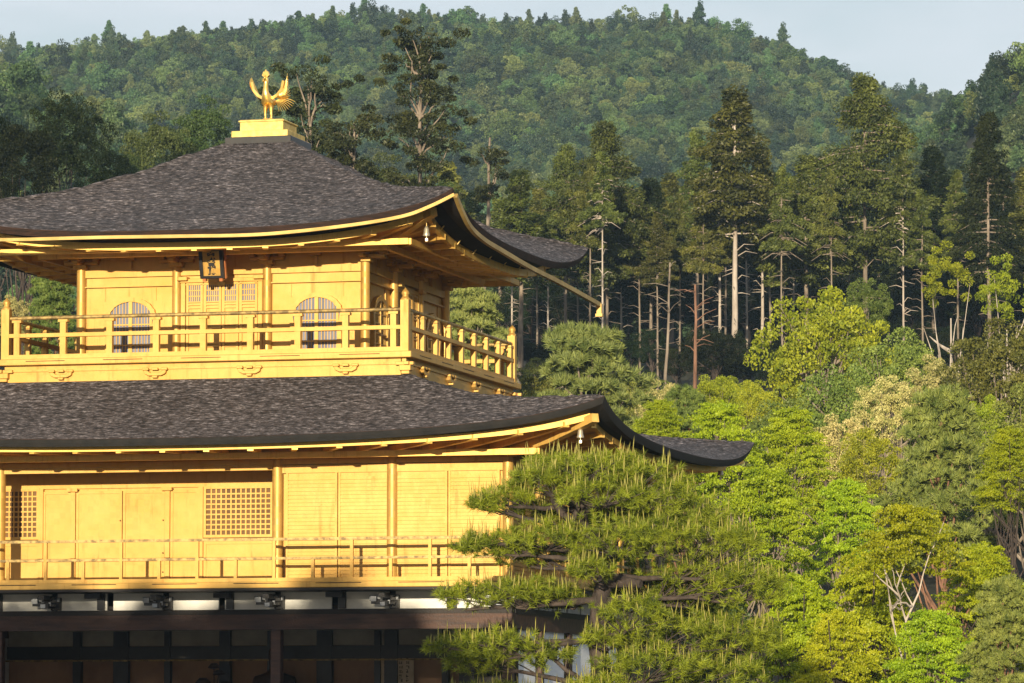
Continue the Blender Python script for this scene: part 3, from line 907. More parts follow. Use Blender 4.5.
# inner wall of the open ground-floor hall
iy = 1.5
part('inner_ceiling', MB().box(-fx + .1, fx - .1, -fy + .12, fy - .12, 4.24, 4.30), M['dark_wood'])
o_in = part('inner_wall', MB().box(-fx + .1, fx - .1, iy + .05, iy + .15, .62, 4.24), M['interior'])
part('inner_plaster', MB().box(-fx + .1, fx - .1, iy - .0, iy + .048, 3.70, 4.02), M['plaster_in_shade'], o_in)
part('inner_lintel', MB().box(-fx + .1, fx - .1, iy - .08, iy + .05, 3.44, 3.69), M['lacquer'], o_in)
part('hanging_rail', MB().box(-fx + .1, fx - .1, iy - .16, iy - .12, 3.40, 3.43), M['gold_worn'], o_in)
for x, w_ in ((-4.3, .16), (-3.4, .3), (-2.45, .12), (-1.28, .22), (-.30, .24), (.72, .3), (1.78, .12), (2.05, .26), (3.12, .12), (3.55, .3), (4.5, .3)):
    part('inner_pillar', MB().box(x - w_ / 2, x + w_ / 2, iy - .10, iy + .049, .62, 3.98), M['lacquer'], o_in)
part('black_opening_sheet', MB().box(3.5, 5.7, iy + .01, iy + .049, .62, 3.43), M['black'], o_in)  # black sheet painted in for the opening's unlit depth
# side: white paper doors between dark posts
for y0, y1 in ((-3.62, -2.32), (-1.98, -.15), (.15, 1.95), (2.35, 4.1)):
    o = part('paper_door', MB().box(fx - .05, fx - .01, y0, y1, .62, 3.86), M['paper'])
    part('frame', MB().box(fx - .06, fx + .015, y0 - .07, y0, .62, 3.86).box(fx - .06, fx + .015, y1, y1 + .07, .62, 3.86).box(fx - .06, fx + .01, y0, y1, .62, 1.2), M['dark_wood'], o)
part('hall_wall', MB().box(-fx + .1, fx - .1, fy - .12, fy - .05, .62, 3.86).box(-fx + .02, -fx + .08, -fy + .1, fy - .1, .62, 3.86), M['plaster'])

# ------------------------------------------------------------------ things on and in the pavilion
def in_pav(x, y, z):
    c, s = math.cos(-PHI), math.sin(-PHI)
    return (-4.651 + x * c - y * s, 85.23 + x * s + y * c, z)

# name plaque
pl = empty('name_plaque', in_pav(.04, -3.42, 10.31), -PHI)
tag(pl, 'small tilted plaque with three black characters under the upper eave', 'plaque')
tilt = Matrix.Rotation(R(14), 4, 'X')
def pmb(m_): return m_.xf(tilt)
part('board', pmb(MB().box(-.165, .165, -.02, .02, .045, .50)), M['gold'], pl)
part('frame', pmb(MB().box(-.23, -.165, -.045, .03, .0, .54).box(.165, .23, -.045, .03, .0, .54).box(-.165, .165, -.045, .03, -.0, .045).box(-.165, .165, -.045, .03, .50, .54)), M['lacquer'], pl)
part('foot', pmb(MB().box(-.19, -.13, -.03, .08, -.06, -.001).box(.13, .19, -.03, .08, -.06, -.001)), M['red_wood'], pl)
part('backing', pmb(MB().box(-.235, .245, .032, .11, -.02, .52)), M['red_wood'], pl)
for i, ch in enumerate('究竟頂'):
    cu = bpy.data.curves.new('lettering', 'FONT'); cu.body = ch; cu.size = .155; cu.align_x = 'CENTER'; cu.extrude = .004; cu.offset = .006
    tmp = link('tmp', cu); cu.materials.append(M['ink'])
    bpy.context.view_layer.update()
    tm = bpy.data.meshes.new_from_object(tmp.evaluated_get(bpy.context.evaluated_depsgraph_get()))
    bpy.data.objects.remove(tmp)
    to = link('lettering', tm, pl)
    to.matrix_local = tilt @ Matrix.Translation((0, -.026, 0.345 - i * .135)) @ Matrix.Rotation(math.pi / 2, 4, 'X')
part('hanger', MB().tube([(0, .10, .50), (0, .16, .62)], .012, 6), M['wire'], pl)

# wind bells
def bell(loc, label, L_=.12):
    o = empty('wind_bell', loc, 0)
    tag(o, label, 'bell', 'wind bells under the eave corners')
    part('bell_body', MB().lathe((0, 0, -.26), [(.062, 0), (.066, .015), (.052, .06), (.046, .12), (.03, .165), (.008, .18)], 12), M['bell'], o)
    part('hook', MB().tube([(0, 0, -.085), (0, 0, L_ * 0 + .0)], .008, 6), M['wire'], o)
    part('clapper', MB().tube([(0, 0, -.25), (0, 0, -.30)], .01, 6).box(-.022, .022, -.004, .004, -.35, -.30), M['bell'], o)
bell(in_pav(4.36, -4.36, 11.12), 'small pale bell hanging under the front corner of the upper eave')
bell(in_pav(7.55, -5.86, 7.36), 'small pale bell hanging under the front corner of the lower eave')
bell(in_pav(7.55, 5.86, 7.36), 'dim brown bell hanging under the far right corner of the lower eave')

# phoenix
ph = empty('phoenix_statue', in_pav(0, 0, 13.635), -PHI + R(-6))
tag(ph, 'gilded phoenix statue with raised wings standing on the roof pedestal', 'statue')
def skin_body(name, V, E_, rad, m_, parent, sub=2):
    me = bpy.data.meshes.new(name); me.from_pydata(V, E_, [])
    o = link(name, me, parent)
    sk = o.modifiers.new('skin', 'SKIN'); sk.use_smooth_shade = True
    for i, r_ in enumerate(rad):
        me.skin_vertices[0].data[i].radius = (r_, r_) if not hasattr(r_, '__len__') else r_
    me.skin_vertices[0].data[0].use_root = True
    ss = o.modifiers.new('sub', 'SUBSURF'); ss.levels = sub; ss.render_levels = sub
    me.materials.append(m_)
    return o
V = [(0, 0, .42), (0, -.09, .45), (0, -.14, .54), (0, -.135, .66), (0, -.12, .78), (0, -.13, .845), (0, -.21, .835), (0, -.10, .90), (0, .13, .40), (0, .20, .40),
     (-.055, .0, .33), (-.062, -.01, .20), (-.062, .0, .07), (.055, .0, .33), (.062, -.01, .20), (.062, .0, .07),
     (-.062, -.09, .055), (.062, -.09, .055)]
E_ = [(0, 1), (1, 2), (2, 3), (3, 4), (4, 5), (5, 6), (5, 7), (0, 8), (8, 9), (0, 10), (10, 11), (11, 12), (0, 13), (13, 14), (14, 15), (12, 16), (15, 17)]
rad = [.125, .115, .07, .048, .046, .068, .014, .03, .10, .05, .065, .03, .022, .065, .03, .022, .014, .014]
skin_body('body', V, E_, rad, M['gold_cast'], ph)
part('comb', MB().prism([(-.03, .85), (-.075, .885), (-.06, .92), (-.045, .96), (-.02, .955), (0, 1.0), (.02, .955), (.045, .96), (.06, .92), (.075, .885), (.03, .85)], -.15, -.09), M['gold_cast'], ph)
part('beard', MB().prism([(-.045, .83), (-.05, .76), (-.02, .79), (0, .74), (.02, .79), (.05, .76), (.045, .83)], -.17, -.12), M['gold_cast'], ph)
part('base', MB().lathe((0, 0, 0), [(.19, 0), (.185, .03), (.13, .05), (.10, .065), (.0, .07)], 18), M['gold_cast'], ph)
def feather(root_, tip, w, bend, t=.006):
    a, b = Vector(root_), Vector(tip); d = b - a
    n = 8; vs, fs = [], []
    side = d.cross(Vector(bend)).normalized() if Vector(bend).length else Vector((0, 1, 0))
    nrm = d.cross(side).normalized()
    for i in range(n + 1):
        s_ = i / n; c = a + d * s_ + Vector(bend) * (4 * s_ * (1 - s_)) * .25
        ww = w * (.55 + .9 * s_) * (1 - s_ ** 5) * .5 + .002
        for q in (-1, 1):
            for h in (-1, 1): vs.append(c + side * q * ww + nrm * h * t * .5)
    for i in range(n):
        k, k2 = i * 4, (i + 1) * 4
        fs += [(k, k2, k2 + 2, k + 2), (k + 1, k + 3, k2 + 3, k2 + 1), (k, k + 1, k2 + 1, k2), (k + 2, k2 + 2, k2 + 3, k + 3)]
    fs += [(0, 2, 3, 1), (n * 4, n * 4 + 1, n * 4 + 3, n * 4 + 2)]
    return vs, fs
for sgn in (-1, 1):
    wing = MB()
    sh = Vector((sgn * .09, -.02, .48))
    for i in range(9):
        q = i / 8
        rt = sh + Vector((sgn * .17 * (1 - q * .5), .05 * q, .08 * (1 - q)))
        tip = Vector((.40 - .03 * q, -.02 + .24 * q, .92 - .40 * q))
        if sgn < 0: tip = Vector((-.36 + .04 * q, .0 + .30 * q, .88 - .36 * q))
        wing.add(*feather(rt, tip, .115, (sgn * .10, .05, -.10)))
    wing.strip([sh + Vector((-sgn * .03, 0, -.04)), sh + Vector((sgn * .10, .0, .03)), sh + Vector((sgn * .20, -.01, .14)), sh + Vector((sgn * .24, -.02, .30))], .05, .045, (0, 1, 0))
    part('wing', wing, M['gold_cast'], ph)
tail = MB()
for i in range(9):
    a = R(-4 - 9.5 * i); rr_ = .34 - .012 * i
    rt = Vector((.06, .12, .42)); tip = Vector((.10 + rr_ * math.cos(a), .26 - .01 * i, .43 + rr_ * math.sin(a) * .85))
    tail.add(*feather(rt, tip, .026, (.02, .05, .20), .006))
part('tail', tail, M['gold_cast'], ph)

# things in the dim hall
scr = empty('hanging_scroll', in_pav(2.15, iy - .03, 2.6), -PHI)
tag(scr, 'pale hanging scroll of columns of black writing in the dark hall', 'scroll')
part('paper', MB().box(-.34, .34, -.012, .0, 0, 1.0), M['scroll'], scr)
rnd = random.Random(11); wr = MB()
for cx_ in (-.22, -.08, .08, .22):
    z = .93
    while z > .08:
        for q in range(5):
            a = rnd.uniform(-.035, .035); b = rnd.uniform(-.03, .03); h = rnd.random() < .5
            if h: wr.box(cx_ - .03, cx_ + .03 * rnd.random(), -.016, -.012, z + b, z + b + .008)
            else: wr.box(cx_ + a, cx_ + a + .008, -.0165, -.0121, z - .03, z + .03 * rnd.random())
        z -= .085
part('lettering', wr, M['ink'], scr)
part('roller', MB().tube([(-.38, -.01, 1.0), (.38, -.01, 1.0)], .018, 8).tube([(-.38, -.01, 0), (.38, -.01, 0)], .022, 8), M['dark_wood'], scr)

bd = empty('seated_statue', in_pav(.0, iy - .95, 1.55), -PHI)
tag(bd, 'dark seated figure statue in the shadowed hall behind the front pillar', 'statue')
V = [(0, 0, .75), (0, 0, 1.05), (0, 0, 1.35), (0, -.01, 1.62), (0, -.02, 1.78), (0, -.03, 1.98), (-.34, 0, 1.45), (-.42, -.1, 1.08), (-.12, -.34, .98), (.34, 0, 1.45), (.42, -.1, 1.08), (.12, -.34, .98), (-.3, -.1, .72), (-.55, -.32, .66), (-.05, -.42, .68), (.3, -.1, .72), (.55, -.32, .66), (.05, -.42, .74), (0, -.0, 2.16)]
E_ = [(0, 1), (1, 2), (2, 3), (3, 4), (4, 5), (2, 6), (6, 7), (7, 8), (2, 9), (9, 10), (10, 11), (0, 12), (12, 13), (13, 14), (0, 15), (15, 16), (16, 17), (5, 18)]
rad = [.30, .27, .26, .10, .09, .145, .13, .10, .06, .13, .10, .06, .18, .15, .09, .18, .15, .09, .05]
skin_body('body', V, E_, rad, M['statue_dark'], bd)
part('pedestal', MB().lathe((0, -.12, .0), [(.62, 0), (.62, .1), (.5, .18), (.5, .4), (.68, .5), (.66, .56)], 20), M['statue_dark'], bd)
fv = empty('flower_vase', in_pav(-1.35, iy - .5, 1.75), -PHI)
tag(fv, 'slim vase of broad dark lotus leaves standing in the dim hall', 'vase')
part('vase', MB().lathe((0, 0, 0), [(.12, 0), (.15, .05), (.12, .3), (.06, .5), (.09, .62)], 14), M['statue_dark'], fv)
lv = MB()
for i, (x, z, s_) in enumerate(((-.22, 1.25, .16), (.24, 1.2, .16), (0, 1.55, .12), (.10, 1.42, .12), (-.10, 1.08, .14), (.2, .95, .13))):
    lv.tube([(0, 0, .6), (x * .4, -.02, .6 + (z - .6) * .6), (x, -.03, z)], .012, 6)
    lv.tube([(x - s_, -.03, z - .03), (x - s_ * .4, -.035, z), (x + s_ * .4, -.035, z), (x + s_, -.03, z - .03)], [.01, s_ * .45, s_ * .45, .01], 8)
part('leaves', lv, M['statue_dark'], fv)

# ------------------------------------------------------------------ foliage meshes
def unit(rs, n):
    v = rs.normal(size=(n, 3)); return v / np.linalg.norm(v, axis=1, keepdims=True)
def norm(v): return v / (np.linalg.norm(v, axis=-1, keepdims=True) + 1e-9)
def leafquads(C, N, T, ln, wd):
    """rhombic leaves: centre C, normal N, long axis T"""
    T = norm(T - N * (T * N).sum(1, keepdims=True)); B = np.cross(N, T)
    ln = np.broadcast_to(np.asarray(ln, float), (len(C),))[:, None]; wd = np.broadcast_to(np.asarray(wd, float), (len(C),))[:, None]
    v = np.stack([C - T * ln * .5, C + B * wd * .5 + T * ln * .05, C + T * ln * .5, C - B * wd * .5 + T * ln * .05], 1).reshape(-1, 3)
    q = np.arange(len(C) * 4).reshape(-1, 4)
    return v, q
def needles(P, D, ln, wd, rs):
    """thin triangles from P along D"""
    side = norm(np.cross(D, unit(rs, len(P)))) * wd * .5
    v = np.stack([P - side, P + side, P + D * np.asarray(ln)[:, None]], 1).reshape(-1, 3)
    return v, np.arange(len(P) * 3).reshape(-1, 3)

def clump_leaves(rs, cen, rad, n, ln, wd, up=.5, out=.5, shell=.55):
    cs, ns = [], []
    for c, r_ in zip(cen, rad):
        u = unit(rs, n); k = shell + (1 - shell) * rs.rand(n, 1) ** .7
        p = np.asarray(c) + u * np.asarray(r_) * k
        keep = (u[:, 2] > -.35) | (rs.rand(n) < .45)
        cs.append(p[keep]); ns.append(u[keep])
    C = np.concatenate(cs); U = np.concatenate(ns)
    N = norm(U * out + np.array([0, 0, up * .4]) + unit(rs, len(C)) * .95)
    sz = rs.uniform(.65, 1.3, len(C))
    return leafquads(C, N, unit(rs, len(C)), ln * sz, wd * sz)

def tubes_mesh(name, lines, m_, n=7):
    mb = MB()
    for pts, rr in lines: mb.tube(pts, rr, n)
    return mb.mesh(name, m_)

def wander(rs, p0, p1, n, amp):
    p0, p1 = np.asarray(p0, float), np.asarray(p1, float)
    t = np.linspace(0, 1, n)[:, None]
    return p0 + (p1 - p0) * t + np.cumsum(rs.normal(size=(n, 3)) * amp, 0) * np.minimum(1, t * 3) * (1 - t * .3)

def make_broadleaf(seed, m_leaf, m_bark, H=8, Rr=3.0, crown0=.25, nclump=46, per=330, ln=.17, wd=.11, flat=.75, lean=0, top_heavy=.0, clump=.24):
    rs = np.random.RandomState(seed)
    zc = H * (crown0 + 1) / 2; hz = H * (1 - crown0) / 2
    cen, rad = [], []
    while len(cen) < nclump:
        u = unit(rs, 1)[0]
        if u[2] < -.75: continue
        k = rs.uniform(.45, .92)
        ax = Rr * (1 + .25 * math.sin(3 * math.atan2(u[1], u[0]) + seed))
        p = np.array([u[0] * ax * k, u[1] * ax * k, zc + u[2] * hz * k])
        r_ = Rr * clump * rs.uniform(.65, 1.3)
        cen.append(p); rad.append((r_ * 1.15, r_ * 1.15, r_ * flat))
    v, q = clump_leaves(rs, cen, rad, per, ln, wd)
    crown = np_mesh('crown', v, q, [m_leaf])
    tr = wander(rs, (0, 0, -.6), (lean, 0, H * .72), 8, Rr * .02)
    lines = [(tr, list(np.linspace(Rr * .07, Rr * .02, 8)))]
    for i in range(0, nclump, 3):
        s_ = tr[rs.randint(3, 7)]
        ln_ = wander(rs, s_, cen[i], 5, Rr * .02)
        lines.append((ln_, list(np.linspace(Rr * .026, Rr * .006, 5))))
    return tubes_mesh('trunk', lines, m_bark, 6), crown

def make_maple(seed, m_leaf, m_bark, H=6, Rr=3.0, nl=190, per=270, ln=.09, wd=.075, low=.22, tr_r=1.0, nf=4, tw=3):
    """layered horizontal sprays"""
    rs = np.random.RandomState(seed)
    C, N, cen = [], [], []
    for i in range(nl):
        z = H * (low + (1 - low) * rs.rand() ** .8)
        f = (z / H - low) / (1 - low)
        rmax = Rr * (1 - .75 * max(0, f) ** 2.2) * (.75 + .25 * min(1, f * 4))
        a = rs.rand() * 2 * math.pi; d = rmax * math.sqrt(rs.rand()) * .95
        c = np.array([math.cos(a) * d, math.sin(a) * d, z - .12 * d])
        r_ = Rr * rs.uniform(.09, .23)
        tx_, ty_ = rs.normal(size=2) * .22
        ang = rs.rand(per) * 2 * math.pi; rr = np.sqrt(rs.rand(per)) * r_
        lob = 1 + .35 * np.sin(ang * rs.randint(3, 6) + rs.rand() * 6)
        x, y = np.cos(ang) * rr * lob, np.sin(ang) * rr * lob
        zz = tx_ * x + ty_ * y - .25 * (rr / r_) ** 2 * r_ + rs.normal(size=per) * .035 * Rr / 3 + .10 * (x * math.cos(a) + y * math.sin(a)) * -1
        C.append(np.stack([c[0] + x, c[1] + y, c[2] + zz], 1)); cen.append(c)
    C = np.concatenate(C)
    N = norm(np.array([0, 0, .42]) + unit(rs, len(C)))
    sz = rs.uniform(.6, 1.3, len(C))
    v, q = leafquads(C, N, unit(rs, len(C)), ln * sz, wd * sz)
    crown = np_mesh('crown', v, q, [m_leaf])
    tr = wander(rs, (0, 0, -.5), (.1, 0, H * max(.45, low)), 6, .05)
    lines = [(tr, list(np.linspace(Rr * .045, Rr * .03, 6) * tr_r))]
    forks = []
    for k in range(nf):
        a = k * (6.28 / nf) * 1.02 + rs.rand(); e = np.array([math.cos(a) * Rr * .5, math.sin(a) * Rr * .5, H * rs.uniform(.78, .95)])
        fk = wander(rs, tr[-1 - (k % 2)], e, 7, .05); forks.append(fk)
        lines.append((fk, list(np.linspace(Rr * .028, Rr * .008, 7) * tr_r)))
    for i in range(0, nl, tw):
        fk = forks[rs.randint(nf)]; s_ = fk[rs.randint(1, 6)]
        lines.append((wander(rs, s_, cen[i] - np.array([0, 0, .04]), 5, .03), list(np.linspace(Rr * .010, Rr * .003, 5))))
    return tubes_mesh('trunk', lines, m_bark, 6), crown

def make_sugi(seed, m_leaf, m_bark, H=16, Rr=2.6, base=.35, nb=150, per=120, droop=.25, stubs=16, rough=.25, trunk_r=.22, profile=None, leaf=1.0):
    """tall cedar: whorled boughs carrying feathery hanging sprays"""
    rs = np.random.RandomState(seed)
    C, N, T = [], [], []
    lines = [(wander(rs, (0, 0, -1), (0, 0, H * .97), 10, .03), list(np.linspace(trunk_r, .04, 10)))]
    for i in range(nb):
        f = rs.rand() ** .85
        z = H * (base + (1 - base) * f)
        pr = (1 - f ** 1.35) * (.55 + .45 * min(1, (f + .02) * 5)) + .06
        if profile: pr = profile(f)
        ln = Rr * pr * rs.uniform(1 - rough, 1 + rough)
        a = rs.rand() * 2 * math.pi; d = np.array([math.cos(a), math.sin(a), 0])
        e = np.array([0, 0, z]) + d * ln + np.array([0, 0, -droop * ln + .12 * Rr * f])
        lines.append(([np.array([0, 0, z]), np.array([0, 0, z]) + d * ln * .5 + np.array([0, 0, -.02 * ln]), e], [.05, .03, .012]))
        nc = max(2, int(round(6 * ln / Rr)))
        for q in range(nc):
            s_ = .3 + .72 * (q + rs.rand() * .6) / nc
            c = np.array([0, 0, z]) * (1 - s_) + e * s_ + rs.normal(size=3) * .10
            r_ = Rr * .17 * rs.uniform(.7, 1.3) * (1.15 - .4 * s_)
            m_ = int(per * .62)
            u = unit(rs, m_); p = c + u * np.array([r_ * 1.25, r_ * 1.25, r_ * .8]) * rs.uniform(.55, 1.0, (m_, 1))
            C.append(p); T.append(norm(u + d * .6 + np.array([0, 0, -.25])))
            N.append(norm(u * .6 + np.array([0, 0, .3]) + unit(rs, m_) * .8))
    C, N, T = map(np.concatenate, (C, N, T))
    sz = rs.uniform(.6, 1.35, len(C)) * leaf
    v, q = leafquads(C, N, T + unit(rs, len(C)) * .35, .21 * sz, .10 * sz)
    for i in range(stubs):
        z = H * base * rs.uniform(.35, 1.1); a = rs.rand() * 6.28; ln = rs.uniform(.4, 1.5)
        e = np.array([math.cos(a) * ln, math.sin(a) * ln, z + rs.uniform(-.3, .4)])
        lines.append(([np.array([0, 0, z]), e * np.array([.5, .5, 1]) + np.array([0, 0, .08]), e], [.035, .025, .01]))
    return tubes_mesh('trunk', lines, m_bark, 7), np_mesh('crown', v, q, [m_leaf])

def make_pine(seed, m_leaf, m_bark, H=8, Rr=2.8, npad=30, tuft=46, nd=26, nl=.26, base=.35, shoots=None, flat=.42, up=.7):
    """pads of needle tufts on crooked limbs"""
    rs = np.random.RandomState(seed)
    P, D, LN, SP = [], [], [], []
    tr = wander(rs, (0, 0, -.6), (rs.uniform(-.4, .4), 0, H * .93), 11, Rr * .035)
    lines = [(tr, list(np.linspace(Rr * .07, Rr * .018, 11)))]
    for i in range(npad):
        f = (i + rs.rand()) / npad
        z = H * (base + (1 - base) * f)
        rm = Rr * (1 - .78 * f ** 1.6) * (.7 + .3 * min(1, f * 4))
        a = i * 2.4 + rs.rand() * .8; d = rm * rs.uniform(.3, .85)
        k = tr[min(10, int(f * 8) + 2)]
        c = np.array([k[0] + math.cos(a) * d, k[1] + math.sin(a) * d, z])
        lines.append((wander(rs, k, c, 6, Rr * .022), list(np.linspace(Rr * .024, Rr * .007, 6))))
        r_ = Rr * rs.uniform(.24, .40)
        u = unit(rs, tuft); u[:, 2] = np.abs(u[:, 2]) * rs.choice([1, 1, 1, -.4], tuft)
        t = c + u * np.array([r_, r_, r_ * flat]) * rs.uniform(.55, 1, (tuft, 1))
        ax = norm(u * .55 + np.array([0, 0, up]) + unit(rs, tuft) * .3)
        dd = norm(np.repeat(ax, nd, 0) * .75 + unit(rs, tuft * nd) * .8)
        P.append(np.repeat(t, nd, 0)); D.append(dd); LN.append(nl * rs.uniform(.7, 1.15, tuft * nd))
        SP.append(t[u[:, 2] > .15])
    P, D, LN, SP = map(np.concatenate, (P, D, LN, SP))
    v, q = needles(P, D, LN, nl * .16, rs)
    res = [tubes_mesh('trunk', lines, m_bark, 7), np_mesh('crown', v, q, [m_leaf])]
    if shoots:
        sel = SP[rs.rand(len(SP)) < shoots]
        res.append(shoot_mesh(rs, sel, nl * .9, m=L['shoot']))
    return res

def shoot_mesh(rs, P, ln, m, rad=.008):
    """upright candles: slim four-sided spindles"""
    n = len(P); h = ln * rs.uniform(.5, 1.35, n); tl = rs.normal(size=(n, 2)) * .10
    ang = np.arange(4) * math.pi / 2
    vs, fs = [], []
    for k, (fr_, rr) in enumerate(((0, .7), (.55, 1.0))):
        for a in ang:
            vs.append(np.stack([P[:, 0] + tl[:, 0] * h * fr_ + math.cos(a) * rad * rr, P[:, 1] + tl[:, 1] * h * fr_ + math.sin(a) * rad * rr, P[:, 2] + h * fr_], 1))
    vs.append(np.stack([P[:, 0] + tl[:, 0] * h, P[:, 1] + tl[:, 1] * h, P[:, 2] + h], 1))
    V = np.stack(vs, 1).reshape(-1, 3)
    T = []
    for a in range(4):
        b = (a + 1) % 4
        T += [(a, b, 4 + b), (a, 4 + b, 4 + a), (4 + a, 4 + b, 8)]
    q = (np.arange(n)[:, None, None] * 9 + np.array(T)[None]).reshape(-1, 3)
    return np_mesh('shoots', V, q, [m])

PARTS = ('trunk', 'crown', 'new_shoots')
def place(name, meshes, loc, sxy, sz, rz, label, cat='tree', group=None, H0=None):
    r = empty(name, loc, rz); tag(r, label, cat, group)
    r.scale = (sxy, sxy, sz)
    k = min(1.0, 1.25 * sxy / sz) if H0 else 1.0            # a tall tree gets a longer stem, not a stretched crown
    for nm, me in zip(PARTS, meshes):
        o = link(nm, me, r)
        if k < 1 and nm != 'trunk': o.scale = (1, 1, k); o.location = (0, 0, H0 * (1 - k))
    return r

def at(px, d):
    """world x of a picture column at distance d"""
    return (px - 512) / F_PX * d
def zt(py, d): return EYE + d * (733.5 - py) / F_PX

RS = np.random.RandomState(77)
def plant(name, lib, H0, R0, px, top, d, halfw, label, cat='tree', group=None, var=None, sink=.0):
    """stand a tree on the ground at distance d, its crown reaching the given height"""
    x = at(px, d); g = gz(x, d) - sink
    H = zt(top, d) - g; Rr = halfw * d / F_PX
    k = lib[RS.randint(len(lib)) if var is None else var % len(lib)]
    return place(name, k, (x, d, g), Rr / R0, H / H0, RS.rand() * 6.28, label, cat, group, H0)

# ---- the garden pine in front of the right corner
def hero_pine():
    rs = np.random.RandomState(5)
    d0 = 75.5; cx = 602; x0 = at(cx, d0)
    r = empty('pine_tree', (x0, d0, 0), 0)
    tag(r, 'large garden pine with upright pale shoots in front of the pavilion corner', 'tree')
    def Pt(px, py, dy=0.0): return np.array([at(px, d0) - x0, dy, zt(py, d0)])
    s_ = F_PX / d0
    pads = [  # px, py, half width px, half height px, depth
        (588, 478, 62, 22, .0), (540, 482, 42, 15, -.3), (640, 480, 58, 20, .2), (560, 462, 36, 12, .5), (615, 462, 40, 13, .7), (508, 500, 34, 13, -.3), (484, 507, 20, 9, -.5), (600, 500, 55, 20, -.6), (665, 502, 50, 20, -.3), (535, 510, 30, 10, .6),
        (500, 545, 46, 16, -.2), (470, 548, 20, 10, -.4), (548, 540, 48, 17, -.6), (525, 556, 45, 13, .4), (612, 545, 60, 25, -.9), (660, 540, 55, 26, -.6), (705, 535, 48, 26, .2), (735, 550, 34, 26, .0), (640, 520, 60, 22, .9), (690, 515, 45, 18, .9), (600, 555, 42, 14, 1.2),
        (470, 598, 38, 16, -.3), (520, 595, 52, 18, -.5), (560, 600, 40, 14, .2), (640, 590, 50, 22, 1.1), (690, 585, 55, 28, .2), (735, 590, 42, 28, -.2), (766, 588, 26, 19, .3), (764, 640, 26, 22, .5), (715, 570, 40, 24, 1.0),
        (455, 648, 34, 15, -.3), (500, 648, 50, 18, -.6), (545, 655, 42, 16, -.1), (478, 662, 46, 14, .5), (630, 618, 42, 22, -1.0), (608, 640, 34, 15, -.6), (680, 640, 55, 26, -.4), (730, 640, 46, 28, .2), (650, 668, 62, 22, -.7), (610, 690, 50, 20, -.4), (715, 680, 60, 26, .0), (490, 700, 60, 18, -.2), (560, 706, 50, 18, .0), (660, 700, 70, 24, .6), (690, 610, 50, 22, 1.4), (600, 520, 44, 15, 1.4), (588, 574, 30, 13, -1.1)]
    trunk = [Pt(604, 790), Pt(600, 735, .1), Pt(604, 690, .1), Pt(597, 640, 0), Pt(600, 600, -.05), Pt(606, 578, -.1), Pt(596, 556, 0), Pt(585, 535, .1), Pt(582, 510, .1), Pt(588, 485, .05)]
    rr = [.20, .185, .175, .16, .15, .155, .125, .10, .075, .04]
    lines = [(trunk, rr), ([Pt(604, 582, -.1), Pt(622, 583, -.35), Pt(640, 585, -.5)], [.12, .10, .075]),
             ([Pt(585, 537, .1), Pt(572, 522, 0), Pt(560, 512, -.1), Pt(552, 500, -.2)], [.09, .07, .06, .04]),
             ([Pt(572, 523, 0), Pt(578, 508, -.1), Pt(575, 500, -.1)], [.05, .04, .02])]
    P, D, LN, SP = [], [], [], []
    for (px, py, hw, hh, dy) in pads:
        c = Pt(px, py, dy); a, b = hw / s_, hh * 1.12 / s_; dep = max(.45, a * .8)
        # limb from the trunk to the pad, then twigs
        ti = min(range(len(trunk)), key=lambda i: abs(trunk[i][2] - (c[2] - .25)) + .1 * abs(i - 5))
        st = np.array(trunk[ti])
        limb = wander(rs, st, c + np.array([0, 0, -b * .55]), 8, .035)
        lines.append((limb, list(np.linspace(.06, .018, 8))))
        nt = int(40 + 105 * a * dep)
        u = unit(rs, nt); u[:, 2] = np.where(rs.rand(nt) < .78, np.abs(u[:, 2]), -np.abs(u[:, 2]) * .6)
        t = c + u * np.array([a, dep, b]) * rs.uniform(.5, 1.0, (nt, 1)) + rs.normal(size=(nt, 3)) * .03
        for q in range(0, nt, 7):
            lines.append((wander(rs, limb[rs.randint(4, 8)], t[q], 4, .02), [.014, .011, .008, .005]))
        nd = 46
        ax = norm(u * np.array([.8, .8, .3]) + np.array([0, 0, .45]) + unit(rs, nt) * .3)
        dd = norm(np.repeat(ax, nd, 0) * .62 + unit(rs, nt * nd) * .85)
        # needles sit along the last 8 cm of each twig
        al = rs.rand(nt * nd, 1) * .09
        P.append(np.repeat(t, nd, 0) - np.repeat(ax, nd, 0) * al); D.append(dd); LN.append(rs.uniform(.09, .165, nt * nd))
        top = u[:, 2] > .0
        SP.append(t[top & (rs.rand(nt) < .5)] + np.array([0, 0, .02]))
    P, D, LN, SP = map(np.concatenate, (P, D, LN, SP))
    v, q = needles(P, D, LN, .0105, rs)
    link('trunk', tubes_mesh('trunk', lines, L['bark_dark'], 8), r)
    link('crown', np_mesh('crown', v, q, [L['needle']]), r)
    link('new_shoots', shoot_mesh(rs, SP, .23, L['shoot'], .0075), r)
hero_pine()

# ---- libraries
BL = {}
BL['fresh'] = [make_broadleaf(s, L['fresh'], L['bark'], per=220, nclump=95, clump=.17, ln=.14, wd=.09) for s in (21, 22)]
BL['olive'] = [make_broadleaf(s, L['olive'], L['bark'], per=210, nclump=105, clump=.165, ln=.14, wd=.09) for s in (31, 32, 33)]
BL['cream'] = [make_broadleaf(s, L['cream'], L['bark'], per=190, nclump=110, clump=.14, ln=.14, wd=.08) for s in (41, 42)]
BL['mid'] = [make_broadleaf(s, L['mid'], L['bark_dark'], per=210, nclump=105, clump=.165, ln=.14, wd=.09) for s in (35, 36)]
BL['dark'] = [make_broadleaf(s, L['dark'], L['bark_dark'], per=220, nclump=110, clump=.165, ln=.14, wd=.08) for s in (51, 52)]
BL['sparse'] = [make_broadleaf(s, L['fresh'], L['bark_pale'], crown0=.3, nclump=34, per=200, clump=.15, ln=.13, wd=.09) for s in (61, 62)]
MP = {}
